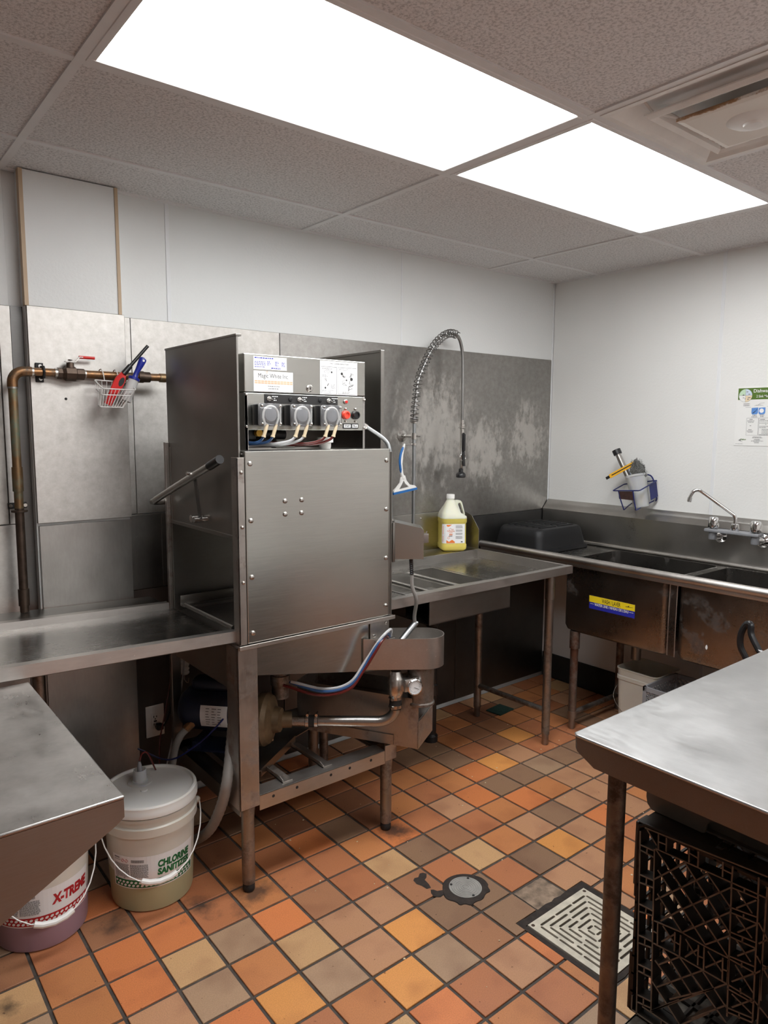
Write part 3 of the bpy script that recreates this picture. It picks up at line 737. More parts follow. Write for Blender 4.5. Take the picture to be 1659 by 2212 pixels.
obj('sun_mark', B().lathe([(.0024, 0), (.0036, 0)], (-2.4165, yi, 1.7685), 16, Matrix.Rotation(PI/2, 3, 'X'), False, False), M['ink_orange'], d2, smooth=0)
lines('print', -2.413, -2.369, [1.7215], .0030, d2, M['ink_grey'], seed=31, frac=(1, 1)); lines('print', -2.411, -2.371, [1.7135], .0030, d2, M['ink_grey'], seed=32, frac=(1, 1))
d3 = decal('instruction_label', -2.205, -2.043, 1.7035, 1.821, M['paper'], cb)
obj('lettering', text_fit('DAILY CLEANING INSTRUCTIONS', .080, .0040, onface(-2.162, 1.8105, yi), .02), M['ink'], d3, smooth=0)
b = B()
for (x0, x1, z0, z1) in ((-2.200, -2.134, 1.7065, 1.8005), (-2.127, -2.047, 1.7065, 1.8005)):
    for (ax, az, bx, bz) in ((x0, z0, x1, z0), (x1, z0, x1, z1), (x1, z1, x0, z1), (x0, z1, x0, z0)): b.bar((ax, yi, az), (bx, yi, bz), .0008, .0003, (0, 1, 0))
R2 = random.Random(4)
def sketch(cx, cz, r, k):
    p = [(cx+R2.uniform(-r, r), yi, cz+R2.uniform(-r, r)) for _ in range(k)]
    for a, c in zip(p, p[1:]): b.bar(a, c, .0007, .0003, (0, 1, 0))
for cx, cz, r, k in ((-2.182, 1.786, .008, 5), (-2.168, 1.784, .007, 5), (-2.185, 1.756, .009, 6), (-2.176, 1.737, .009, 6), (-2.106, 1.776, .012, 9), (-2.10, 1.748, .012, 8), (-2.07, 1.772, .011, 9), (-2.068, 1.745, .013, 11), (-2.074, 1.727, .012, 9)): sketch(cx, cz, r, k)
for cx, cz, r in ((-2.156, 1.782, .0035), (-2.183, 1.727, .0035), (-2.091, 1.757, .003), (-2.069, 1.761, .006), (-2.112, 1.779, .005)): b.lathe([(.0003, 0), (r, 0)], (cx, yi, cz), 12, Matrix.Rotation(PI/2, 3, 'X'), False, False)
obj('line_drawing', b, M['ink'], d3, smooth=0)
for i_, (xa, xb, zz) in enumerate(((-2.197, -2.15, (1.7945, 1.792)), (-2.196, -2.165, (1.771, 1.768, 1.765)), (-2.16, -2.137, (1.738, 1.735, 1.732, 1.729, 1.726)), (-2.197, -2.145, (1.718, 1.7145, 1.711)), (-2.124, -2.07, (1.7945, 1.7905)), (-2.11, -2.06, (1.714, 1.711, 1.7085)))):
    lines('print', xa, xb, zz, .0014, d3, M['ink_grey'], seed=20+i_)
lk_ = obj('key_lock', B().lathe([(.0125, 0), (.0125, .003), (.0095, .006), (.0085, .006)], (-2.249, cy, 1.722), 20, Matrix.Rotation(PI/2, 3, 'X')), M['zinc'], cb)
obj('keyhole', B().box((-2.2515, cy-.0066, 1.718), (-2.2465, cy-.0058, 1.726), .001), M['ink'], lk_)
st = decal('switch_strip', -2.426, -2.130, 1.666, 1.6975, M['black_matte'], cp)
for x in (-2.410, -2.291, -2.170):
    sw = obj('toggle_switch', B().lathe([(.0085, 0), (.0085, .003), (.0065, .0035), (.0065, .007)], (x, cy-.001, 1.6825), 14, Matrix.Rotation(PI/2, 3, 'X')), M['zinc'], cp)
    obj('lever', B().tube([(x, cy-.006, 1.6825), (x+.003, cy-.022, 1.677)], [.0025, .0035], 8), M['chrome'], sw)
for x in (-2.327, -2.206):
    obj('blank_plug', B().lathe([(.0075, 0), (.0072, .003), (.004, .004)], (x, cy-.001, 1.683), 14, Matrix.Rotation(PI/2, 3, 'X')), M['black'], cp)
for x in (-2.398, -2.279, -2.156):
    lines('print', x, x+.026, [1.6885], .0028, st, M['paper'], seed=int(-x*999)); lines('print', x+.007, x+.014, [1.6825], .0022, st, M['paper'], seed=3); lines('print', x+.003, x+.021, [1.676], .0028, st, M['paper'], seed=int(-x*777))
ld = obj('indicator_lamp', B().lathe([(.0085, 0), (.008, .004), (.0065, .005)], (-2.095, cy, 1.680), 16, Matrix.Rotation(PI/2, 3, 'X')), M['zinc'], cp)
obj('lens', B().lathe([(.006, .0045), (.005, .008), (.001, .009)], (-2.095, cy, 1.680), 16, Matrix.Rotation(PI/2, 3, 'X')), M['red'], ld)
for x, mm in ((-2.095, 'red_btn'), (-2.051, 'black')):
    pb = obj('push_button', B().lathe([(.0155, 0), (.0155, .006), (.0135, .012), (.0095, .0125), (.0095, .009)], (x, cy, 1.633), 24, Matrix.Rotation(PI/2, 3, 'X')), M[mm], cp)
bolts('bolt', [(-2.095, cy, 1.655), (-2.051, cy, 1.655), (-2.095, cy, 1.611), (-2.051, cy, 1.611)], cp, .004)
pl_ = decal('button_plate', -2.106, -2.038, 1.584, 1.6025, M['black_matte'], cp)
for (x0, x1, s) in ((-2.103, -2.073, 'START'), (-2.066, -2.041, 'FILL')):
    dd = decal('legend', x0, x1, 1.5875, 1.599, M['paper'], pl_, cy-.0012)
    obj('lettering', text_fit(s, (x1-x0)*.8, .0065, onface(x0+(x1-x0)*.1, 1.590, cy-.0022), .03), M['ink'], pl_, smooth=0)
# three peristaltic pumps
for k, x in enumerate((-2.475, -2.354, -2.233)):
    pz0, pz1 = 1.593, 1.663
    pm = obj('dosing_pump', B().box((x, cy-.040, pz0), (x+.080, cy-.0005, pz1), .006), M['black'], dm, 'black dosing pump with clear cover')
    obj('clear_cover', B().box((x-.001, cy-.058, pz0-.002), (x+.082, cy-.0415, pz1+.002), .006), M['glass_cover'], pm)
    cx, cz = x+.042, (pz0+pz1)/2
    Rx = Matrix.Rotation(PI/2, 3, 'X')
    obj('rotor', B().lathe([(.0235, .0405), (.0235, .050), (.021, .053), (.004, .053)], (cx, cy, cz), 28, Rx), M['dull_grey'], pm)
    obj('squeeze_tube', B().tube([(cx-.018, cy-.049, pz0-.004), (cx-.028, cy-.049, cz-.01)] + [(cx+.0275*math.cos(a), cy-.049, cz+.0275*math.sin(a)) for a in [PI*(1-q/10) for q in range(11)]] + [(cx+.028, cy-.049, cz-.01), (cx+.016, cy-.049, pz0-.004)], .0042, 8), M['white'], pm)
    for (dx, dz) in ((.006, .006), (.074, .006), (.006, .064), (.074, .064)):
        obj('screw', bolt(B(), (x+dx, cy-.058, pz0+dz), .0042), M['zinc'], pm)
    b = B()
    for dx in (-.014, .020):
        b.tube([(cx+dx, cy-.052, pz0+.004), (cx+dx-.006, cy-.052, pz0-.014), (cx+dx-.012, cy-.050, pz0-.036)], [.0058, .0062, .0056], 10)
        b.tube([(cx+dx-.0115, cy-.050, pz0-.033), (cx+dx-.013, cy-.050, pz0-.038)], .0072, 10)
    obj('tube_stub', b, M['cream'], pm)
    yy = cy-.049
    hm = M[('hose_blue', 'hose_grey', 'hose_red')[k]]
    for dx, dz in ((-.026, 0), (.008, -.012)):
        st_ = Vector((cx+dx, yy, pz0-.037))
        pts = [st_, st_+Vector((-.02, .005, -.014)), st_+Vector((-.07, .03, -.024+dz*.3))]
        pts += [Vector((-2.40 if k == 2 else -2.43, -.66, 1.533+k*.001+dz*.8)), Vector((-2.484, -.65, 1.531+dz))]
        if k == 0: pts = [st_, st_+Vector((-.006, .01, -.012)), st_+Vector((-.02, .03, -.02)), Vector((-2.486, -.66, 1.540+dz))]
        obj('supply_hose', B().tube(smooth_path(pts, 5), .0045, 8), hm, pm)
obj('solenoid_valve', B().cyl((-2.42, -.63, 1.565), (-2.30, -.63, 1.562), .018, 16).box((-2.45, -.65, 1.545), (-2.42, -.61, 1.585), .004), M['black'], dm)
obj('valve_cap', B().cyl((-2.418, -.668, 1.568), (-2.418, -.650, 1.568), .012, 16), M['yellow'], dm, 'yellow valve cap')
obj('terminal_cover', B().box((-2.315, -.60, 1.513), (-2.235, -.56, 1.577), .003), M['beige_cap'], dm, smooth=0)
obj('float_cup', B().lathe([(.020, 1.511), (.022, 1.520), (.022, 1.532), (.030, 1.534), (.030, 1.552), (.027, 1.553)], (-2.158, -.68, 0), 24), M['white'], dm, 'white plastic cup under the panel')
# conduit and swing box on the right
b = B().tube(smooth_path([(-2.006, -.70, 1.600), (-1.985, -.715, 1.585), (-1.940, -.745, 1.548), (-1.924, -.762, 1.515), (-1.921, -.765, 1.47), (-1.920, -.768, 1.32), (-1.919, -.77, 1.235)], 6), .0075, 10)
cd = obj('conduit', b, M['galv'], dm)
obj('fitting', B().cyl((-2.006, -.70, 1.601), (-1.990, -.711, 1.589), .012, 8).cyl((-1.919, -.77, 1.222), (-1.919, -.77, 1.245), .012, 8), M['zinc'], cd)
uv, wv = Vector((.79, -.613, 0)), Vector((.613, .79, 0))
def sbx(u, w, z): return Vector((-1.932, -.803, 0)) + uv*u + wv*w + Vector((0, 0, z))
b = B().loft([[sbx(.004, 0, 1.096), sbx(.112, 0, 1.096), sbx(.112, 0, 1.205), sbx(.103, 0, 1.214), sbx(.004, 0, 1.236)], [sbx(.004, .085, 1.096), sbx(.112, .085, 1.096), sbx(.112, .085, 1.205), sbx(.103, .085, 1.214), sbx(.004, .085, 1.236)]])
sb = obj('switch_box', b, SP, dm, smooth=0)
b = B()
for z in (1.125, 1.160): bolt(b, sbx(.004, .02, z), .007, -uv)
obj('bolt', b, M['zinc'], sb)
obj('switch_lever', B().bar(sbx(.112, .03, 1.175), sbx(.130, .03, 1.185), .012, .004).bar(sbx(.126, .03, 1.200), sbx(.118, .03, 1.165), .012, .003, uv).box(sbx(.112, .01, 1.155), sbx(.114, .05, 1.19)), M['chrome'], sb)
b = B().bar((-1.936, -.806, 1.16), sbx(.006, .03, 1.16), .06, .008, (0, 0, 1))
obj('mount_plate', B().box((-1.938, -.806, 1.085), (-1.928, -.74, 1.235), .001), SD, sb)
cp_ = [sbx(.066, .02, 1.096), sbx(.068, .02, 1.06), sbx(.070, .02, 1.03)]
obj('strain_relief', B().tube([p for q in range(9) for p in (Vector(cp_[0]).lerp(cp_[2], q/9), Vector(cp_[0]).lerp(cp_[2], (q+.5)/9))], [.0085, .0065]*9, 10), M['black'], sb)
b = B().tube(smooth_path([sbx(.070, .02, 1.03), sbx(.072, .02, .985), (-1.845, -.835, .93), (-1.823, -.80, .86), (-1.812, -.79, .826)], 6), .0072, 8)
obj('lead', b, M['conduit'], sb)
obj('probe', B().cyl((-1.806, -.788, .826), (-1.905, -.806, .765), .0125, 16).sphere((-1.806, -.795, .826), .0075, 10), M['galv'], dm, 'grey probe tube in the scrap pan')
# scrap pan and strainer cylinder
pa = Vector((-2.068, -.793, 0)); pu = Vector((.806, -.592, 0)).normalized(); pw = Vector((-pu.y, pu.x, 0))
ln = .235; rr = .076
def pan_outline(off):
    r = rr-off; pts = [pa + pw*(.0+off) + pu*0]
    c = pa + pu*ln + pw*rr
    pts.append(pa+pu*ln+pw*off)
    for q in range(1, 12):
        a = -PI/2 + PI*q/12; pts.append(c + pu*(r*math.cos(a)) + pw*(r*math.sin(a)))
    pts.append(pa+pu*ln+pw*(2*rr-off)); pts.append(pa+pu*.05+pw*(2*rr-off))
    return pts
o_, i_ = pan_outline(0), pan_outline(.003)
def zz(P_, z): return [(p.x, p.y, z) for p in P_]
b = B().loft([zz(o_, .690), zz(o_, .808), zz(i_, .808), zz(i_, .700)], caps=True)
obj('scrap_pan', b, M['steel_worn'], dm, smooth=40)
pc = pa+pu*(ln-.012)+pw*(rr)
b = B().lathe([(.060, .690), (.0605, .684), (.052, .680), (.050, .545), (.054, .540), (.054, .532), (.046, .530)], (pc.x, pc.y, 0), 32)
obj('strainer_cylinder', b, M['steel_leg'], dm)
hb = B().box((-2.035, -.793, .798), (-1.945, -.789, .868), .001).box((-2.035, -.83, .798), (-1.945, -.789, .802), .001)
hk = obj('hose_bracket', hb, M['steel_frame'], dm, smooth=0)
bolts('bolt', [(-2.018, -.793, .812), (-1.962, -.793, .853)], hk, .007)
for k, (m_, pts) in enumerate((('hose_grey', [(-1.955, -.815, .806), (-1.965, -.83, .835), (-2.0, -.85, .838), (-2.04, -.85, .81), (-2.09, -.835, .74), (-2.15, -.82, .668), (-2.22, -.76, .643), (-2.30, -.66, .66)]),
        ('hose_blue', [(-1.965, -.82, .806), (-1.985, -.832, .825), (-2.02, -.85, .822), (-2.055, -.852, .79), (-2.10, -.838, .72), (-2.155, -.823, .658), (-2.23, -.76, .635), (-2.30, -.65, .655)]),
        ('hose_red', [(-1.975, -.825, .806), (-1.995, -.835, .815), (-2.03, -.855, .81), (-2.06, -.856, .775), (-2.105, -.84, .705), (-2.16, -.825, .645), (-2.24, -.75, .622), (-2.32, -.64, .645)]))):
    obj('dosing_hose', B().tube(smooth_path(pts, 6), .0055, 8), M[m_], dm)
# pump, motor and discharge pipe
ax = Vector((.68, -.733, 0)).normalized(); Qx = ax.to_track_quat('Z', 'Y').to_matrix()
mc = Vector((-2.555, -.315, .520))
b = B().lathe([(.02, -.02), (.055, -.015), (.078, .01), (.082, .03), (.082, .20), (.070, .235), (.045, .25), (.045, .285)], mc, 36, Qx)
mo = obj('motor', b, M['dark_blue'], dm, 'dark blue pump motor')
obj('capacitor_cover', B().box((-.09, -.035, -.02), (.09, .035, .03), .02, 3).xf(Matrix.Translation(mc + ax*.12 + Vector((0, 0, .095))) @ Matrix.Rotation(math.atan2(ax.y, ax.x), 4, 'Z')), M['dark_blue'], mo)
sd = Vector((ax.y, -ax.x, 0))      # side towards the camera
def on_motor(u, v):
    a = (v-.045)/.0825; r = .0828
    return mc + ax*(.085+u) + sd*(r*math.cos(a)) + Vector((0, 0, r*math.sin(a)))
b = B(); n = 8
for q in range(n):
    v0, v1 = .0+.085*q/n, .0+.085*(q+1)/n
    b.quad(on_motor(0, v0), on_motor(.105, v0), on_motor(.105, v1), on_motor(0, v1))
ml = obj('rating_plate', b, M['paper'], mo, 'white rating plate')
def om2(u, v):
    p = on_motor(u, v); d = (p-(mc+ax*(p-mc).dot(ax))).normalized(); return p+d*.0008
b = B(); R2 = random.Random(8)
for r in range(7):
    for u in (.022, .045, .068):
        w = R2.uniform(.01, .019); v = .012+r*.010; b.quad(om2(u, v), om2(u+w, v), om2(u+w, v+.003), om2(u, v+.003))
obj('print', b, M['ink_grey'], ml, smooth=0)
b = B().box((-.10, -.06, -.085), (.10, .06, -.078)).box((-.08, -.055, -.08), (-.05, .055, -.05)).box((.05, -.055, -.08), (.08, .055, -.05)).xf(Matrix.Translation(mc+ax*.12 + Vector((0, 0, -.065))) @ Matrix.Rotation(math.atan2(ax.y, ax.x), 4, 'Z'))
obj('motor_foot', b, M['dark_blue'], mo, smooth=0)
vc = Vector((-2.352, -.560, .497))
b = B().lathe([(.06, -.03), (.092, -.028), (.099, -.018), (.099, .006), (.094, .012), (.088, .022), (.05, .036), (.044, .06), (.030, .062)], vc, 40, Qx)
vo = obj('pump_volute', b, M['cast_brass'], dm, 'weathered cast bronze pump housing')
dn = Vector((.78, -.626, 0))
p0 = vc + Vector((.055, -.010, -.012))
obj('outlet_boss', B().cyl(vc+Vector((.02, 0, -.01)), p0+dn*.045, .031, 20), M['cast_brass'], vo)
b = B()
for (da, dz) in ((.055, .045), (.05, -.06), (-.02, -.085)):
    q = vc + sd*da*.6 + ax*.012 + Vector((0, 0, dz)); b.lathe([(.011, 0), (.011, .012), (.006, .014)], q, 6, Qx)
obj('bolt', b, M['zinc'], vo)
b = B().lathe([(.033, .55), (.033, .60), (.038, .602), (.038, .64), (.030, .642), (.030, .70)], (vc.x+.088, vc.y+.04, 0), 24)
obj('inlet_pipe', b, M['steel_leg'], dm)
q0 = Vector((-2.268, -.592, .478)); q1 = Vector((-2.012, -.800, .478)); q2 = Vector((-1.958, -.850, .535)); q3 = Vector((-1.958, -.850, .572))
el = [q1+(Vector((q2.x, q2.y, q1.z))-q1)*math.sin(a)+Vector((0, 0, (q2.z-q1.z)*(1-math.cos(a)))) for a in [PI/2*k/8 for k in range(9)]]
dp = obj('discharge_pipe', B().tube([q0, q0.lerp(q1, .5)]+el+[q3], .0205, 20), M['steel_v'], dm)
def band(c, d, r, w, m, parent, nm):
    c = Vector(c); d = Vector(d).normalized(); return obj(nm, B().cyl(c-d*w/2, c+d*w/2, r, 24), m, parent)
e = (q1-q0).normalized(); cm = q0+e*.085
band(cm, e, .0235, .05, M['black_matte'], dp, 'rubber_sleeve')
for dd in (-.017, .017):
    bb = band(cm+e*dd, e, .0248, .012, M['zinc'], dp, 'hose_clamp')
    obj('clamp_screw', B().cyl(cm+e*dd+Vector((-.008, -.012, .028)), cm+e*dd+Vector((.012, .008, .028)), .0055, 8), M['zinc'], dp)
zc = Vector((q3.x, q3.y, 0))
band(zc+Vector((0, 0, .560)), (0, 0, 1), .0235, .055, M['black_matte'], dp, 'rubber_sleeve')
for z in (.543, .577):
    band(zc+Vector((0, 0, z)), (0, 0, 1), .0250, .012, M['zinc'], dp, 'hose_clamp')
    obj('clamp_screw', B().cyl(zc+Vector((-.028, -.016, z)), zc+Vector((-.020, .010, z)), .006, 8), M['zinc'], dp)
gb = obj('gauge_body', B().lathe([(.024, .580), (.030, .592), (.032, .60), (.032, .648), (.028, .655), (.02, .68)], (q3.x, q3.y, 0), 20).box((q3.x+.005, q3.y-.05, .606), (q3.x+.075, q3.y+.02, .656), .006), M['zinc'], dm)
gd = Vector((-.25, -.95, .05)).normalized(); Qg = gd.to_track_quat('Z', 'Y').to_matrix(); gc = Vector((q3.x+.048, q3.y-.052, .622))
obj('bezel', B().lathe([(.031, -.02), (.031, .008), (.027, .010), (.027, .004)], gc, 28, Qg), M['chrome'], gb)
obj('dial', B().lathe([(.0268, .0045), (.001, .0048)], gc, 28, Qg), M['paper'], gb)
tx = Qg @ Vector((1, 0, 0)); ty = Qg @ Vector((0, 1, 0)); b = B()
for k in range(20):
    a = 2*PI*k/20; r0 = .019 if k % 5 else .016
    b.bar(gc+gd*.0056+(tx*math.cos(a)+ty*math.sin(a))*r0, gc+gd*.0056+(tx*math.cos(a)+ty*math.sin(a))*.0235, .0009, .0003, gd)
b.bar(gc+gd*.006-(tx*.8+ty*.5)*.004, gc+gd*.006+(tx*.8-ty*.55)*.019, .0015, .0003, gd)
obj('needle', b, M['ink'], gb, smooth=0)

# ------------------------------------------------------------------ drain trough standing under the machine
bl = Vector((-.5, .866, 0)); bw = Vector((.866, .5, 0)); bo = Vector((-1.880, -.893, 0))
def tb(l, w, z): return bo + bl*l + bw*w + Vector((0, 0, z))
t = thing('drain_trough', 'open steel drain trough set askew on the lower frame, below the round strainer', 'trough', tuple(bo+bl*.25+bw*.09+Vector((0, 0, .35))))
LL, WW = .52, .185
def slab(b, pts, off):
    off = Vector(off); return b.loft([pts, [Vector(p)+off for p in pts]])
b = B(); th = .003
slab(b, [tb(0, 0, .366), tb(LL, 0, .366), tb(LL, 0, .566), tb(0, 0, .560)], bw*th)
slab(b, [tb(0, WW, .366), tb(LL, WW, .366), tb(LL, WW, .566), tb(0, WW, .560)], -bw*th)
slab(b, [tb(LL, 0, .366), tb(LL, WW, .366), tb(LL, WW, .566), tb(LL, 0, .566)], -bl*th)
slab(b, [tb(0, 0, .363), tb(LL, 0, .363), tb(LL, WW, .363), tb(0, WW, .363)], (0, 0, th))
slab(b, [tb(0, 0, .366), tb(0, WW, .366), tb(0, WW, .470), tb(0, 0, .470)], bl*th)
obj('trough_body', b, M['steel_frame'], t, smooth=0)
b = B()
slab(b, [tb(.004, .012, .470), tb(.004, WW-.004, .470), tb(.05, WW-.004, .470), tb(.05, .012, .470)], (0, 0, .003))
b.bar(tb(.0, .004, .552), tb(.0, WW-.004, .552), .012, .010)
b.bar(tb(.03, .004, .545), tb(.03, WW-.004, .545), .03, .003)
obj('end_lip', b, M['steel_worn'], t, smooth=0)
slab_b = B(); slab(slab_b, [tb(.10, -.002, .366), tb(.36, -.002, .366), tb(.36, -.002, .405), tb(.10, -.002, .405)], -bw*.003)
obj('stiffener', slab_b, M['steel_frame'], t, smooth=0)
b = B(); slab(b, [tb(.08, .01, .500), tb(LL-.01, .01, .500), tb(LL-.01, WW-.01, .500), tb(.08, WW-.01, .500)], (0, 0, .003)); obj('inner_screen', b, M['steel_dark'], t, smooth=0)
# ------------------------------------------------------------------ left dish table (slopes down to the machine)
t = thing('dish_table', 'low-rimmed steel dish table left of the dish machine', 'table', (-3.1, -.5, 0))
def slope(b):
    for v in b.bm.verts: v.co.z += .030*(-2.57-v.co.x)
    return b
XR, XLF = -2.574, -4.05
top = obj('table_pan', slope(B().box((XLF, -.745, .884), (XR+.015, -.225, .887))), M['steel_pan'], t, smooth=0)
b = B().prism([(-.775, .926), (-.745, .926), (-.743, .905), (-.741, .886), (-.744, .885), (-.748, .922), (-.770, .922), (-.773, .892), (-.765, .888), (-.767, .885), (-.777, .890)], 'x', XLF, XR+.003)
obj('front_rim', slope(b), M['steel_worn'], t, smooth=0)
b = B().prism([(-.192, .912), (-.222, .912), (-.226, .886), (-.223, .885), (-.219, .909), (-.195, .909), (-.193, .88), (-.190, .88)], 'x', XLF, XR-.004)
obj('back_rim', slope(b), M['steel_worn'], t, smooth=0)
obj('wall_ledge', slope(B().box((XLF, -.192, .906), (XR-.02, -.064, .909), .001)), M['steel_dark'], t, smooth=0)
for x, y in ((-3.06, -.26), (-3.6, -.26), (-3.6, -.70)):
    lg = obj('leg', B().cyl((x, y, .03), (x, y, .887), .0205, 18), M['steel_leg'], t); obj('foot', B().lathe([(.016, 0.001), (.018, .006), (.018, .03)], (x, y, 0), 14), M['black_matte'], lg)

# ------------------------------------------------------------------ right dish table with scrap sink
t = thing('scrap_table', 'steel dish table with sunken scrap basin, right of the dish machine', 'table', (-1.37, -.45, 0))
xa, xb, ya, yb = -1.930, -.800, -.778, -.168
ox0, ox1, oy0, oy1 = -1.700, -1.222, -.605, -.245
b = B()
for (x0, x1, y0, y1) in ((xa, ox0, ya+.03, yb), (ox1, xb-.012, ya+.03, yb), (ox0, ox1, oy1, yb), (ox0, ox1, ya+.03, oy0)): b.box((x0, y0, .884), (x1, y1, .887))
obj('table_pan', b, M['steel_pan'], t, smooth=0)
b = B(); w = .003
for (x0, x1, y0, y1) in ((ox0, ox0+w, oy0, oy1), (ox1-w, ox1, oy0, oy1), (ox0, ox1, oy1-w, oy1), (ox0, ox1, oy0, oy0+w)): b.box((x0, y0, .79), (x1, y1, .889))
b.box((ox0, oy0, .788), (ox1, oy1, .791))
for (x0, x1, y0, y1) in ((ox0-.006, ox0+.003, oy0-.006, oy1+.006), (ox1-.003, ox1+.006, oy0-.006, oy1+.006), (ox0, ox1, oy1-.003, oy1+.006), (ox0, ox1, oy0-.006, oy0+.003)): b.box((x0, y0, .886), (x1, y1, .8895), .001)
obj('scrap_basin', b, M['steel'], t, smooth=0)
for x in (-1.545, -1.362): obj('rack_bar', B().cyl((x, oy0+.002, .872), (x, oy1-.002, .872), .0115, 14), M['steel_v'], t)
obj('basin_shroud', B().box((-1.690, -.742, .782), (-1.193, -.735, .890), .001).box((-1.198, -.742, .782), (-1.193, -.20, .888), .001).box((-1.690, -.742, .782), (-1.193, -.2, .785)), M['steel_dark'], t, smooth=0)
b = B().prism([(ya, .931), (ya+.032, .931), (ya+.034, .886), (ya+.031, .886), (ya+.028, .927), (ya+.004, .927), (ya+.003, .896), (ya+.012, .893), (ya+.011, .890), (ya-.001, .894)], 'x', xa-.004, xb+.012)
obj('front_rim', b, M['steel_worn'], t, smooth=0)
b = B().prism([(xb+.006, .931), (xb-.012, .931), (xb-.014, .886), (xb-.011, .886), (xb-.009, .927), (xb+.002, .927), (xb+.003, .905), (xb+.006, .905)], 'y', ya+.03, -.006)
obj('side_rim', b, M['steel_worn'], t, smooth=0)
b = B().box((xa-.01, yb, .927), (xb-.009, -.006, .931), .001).box((xa-.01, yb-.002, .884), (xb-.012, yb+.001, .931), .001)
obj('back_ledge', b, M['steel'], t, smooth=0)
obj('backsplash', B().box((xa-.01, -.022, .930), (xb-.004, -.006, 1.134), .003), M['steel'], t, smooth=0)
sc = obj('screw', bolt(B(), (-1.10, -.0225, 1.106), .006), M['zinc'], t)
b = B().prism([(-.006, .931), (-.166, .931), (-.166, 1.040), (-.110, 1.112), (-.035, 1.134), (-.006, 1.134)], 'x', xb-.003, xb)
obj('end_plate', b, M['steel'], t, smooth=0)
for x, y in ((-.824, -.675), (-.838, -.215), (-1.86, -.215)):
    lg = obj('leg', B().lathe([(.0205, .07), (.0205, .55), (.0212, .552), (.0212, .75), (.0235, .752), (.0235, .886)], (x, y, 0), 20), M['steel_leg'], t)
    obj('foot', B().lathe([(.015, .001), (.017, .004), (.017, .05), (.0205, .055), (.0205, .07)], (x, y, 0), 18), M['steel_leg'], lg)
obj('cross_brace', B().cyl((-.838, -.225, .178), (-.824, -.665, .178), .014, 14), M['steel_leg'], t)

# ------------------------------------------------------------------ prep tables in the foreground
t = thing('prep_table', 'bright scratched steel worktable at lower right with crates beneath', 'table', (-1.6, -2.4, 0))
tx0, tx1, ty0, ty1, tz = -2.308, -.95, -3.05, -1.896, .900
b = B(); bv = .012
ring = lambda i, z: [(tx0+i+.010, ty0+i, z), (tx1-i, ty0+i, z), (tx1-i, ty1-i, z), (tx0+i+.010, ty1-i, z), (tx0+i, ty1-i-.010, z), (tx0+i, ty0+i+.010, z)]
b.loft([ring(.002, .893), ring(.0, .897), ring(.0015, .8995), ring(.004, tz)])
obj('table_top', b, M['steel_top'], t, smooth=0)
b = B()
b.prism([(ty1-.012, .8935), (ty0+.01, .8935), (ty0+.01, .838), (ty1-.060, .838), (ty1-.014, .862)], 'x', tx0+.0015, tx0+.004)
b.prism([(tx0+.012, .8935), (tx1-.01, .8935), (tx1-.01, .838), (tx0+.060, .838), (tx0+.014, .862)], 'y', ty1-.004, ty1-.0015)
b.box((tx0+.004, ty0+.004, .838), (tx1-.004, ty0+.007, .893)).box((tx1-.007, ty0+.004, .838), (tx1-.004, ty1-.004, .893)).box((tx0+.004, ty0+.01, .838), (tx0+.03, ty1-.06, .841))
b.prism([(tx0+.0018, ty1-.014), (tx0+.014, ty1-.0018), (tx0+.016, ty1-.004), (tx0+.004, ty1-.016)], 'z', .862, .8935)
obj('apron', b, M['steel_dark'], t, smooth=0)
for x, y in ((-2.222, -1.963), (-2.222, -2.98), (-1.03, -1.963), (-1.03, -2.98)):
    lg = obj('leg', B().lathe([(.0205, .06), (.0205, .840)], (x, y, 0), 20), M['steel_mottled'], t, 'mottled dark steel leg')
    obj('foot', B().lathe([(.016, .001), (.019, .01), (.024, .03), (.024, .06), (.021, .065)], (x, y, 0), 18), M['steel_mottled'], lg)
obj('undershelf', B().box((tx0+.10, ty0+.09, .150), (tx1-.09, ty1-.085, .155), .001).box((tx0+.10, ty0+.09, .130), (tx0+.104, ty1-.085, .155)).box((tx0+.10, ty1-.089, .130), (tx1-.09, ty1-.085, .155)), M['steel_mottled'], t, smooth=0)

t = thing('wall_counter', 'stained steel counter with tapering underside at lower left', 'counter', (-3.6, -1.17, 0))
b = B().box((-4.6, -1.545, .893), (-3.198, -.785, .900), .0025, 2)
obj('counter_top', b, M['steel_counter'], t, smooth=0)
for y in (-1.5445, -.790):
    b = B().prism([(-4.6, .893), (-3.1995, .893), (-3.1995, .858), (-3.215, .846), (-3.72, .57), (-4.6, .57)], 'y', y, y+.004)
    obj('end_panel', b, M['steel_dark'], t, smooth=0)
b = B().box((-3.203, -1.542, .858), (-3.1995, -.787, .893)).bar((-3.202, -1.165, .857), (-3.72, -1.165, .572), .750, .003, (0, 0, 1))
obj('sloping_panel', b, M['steel_dark'], t, smooth=0)
for x, y in ((-3.9, -1.45), (-3.9, -.88), (-4.5, -1.45), (-4.5, -.88)): obj('leg', B().cyl((x, y, 0.001), (x, y, .572), .02, 14), M['steel_leg'], t)

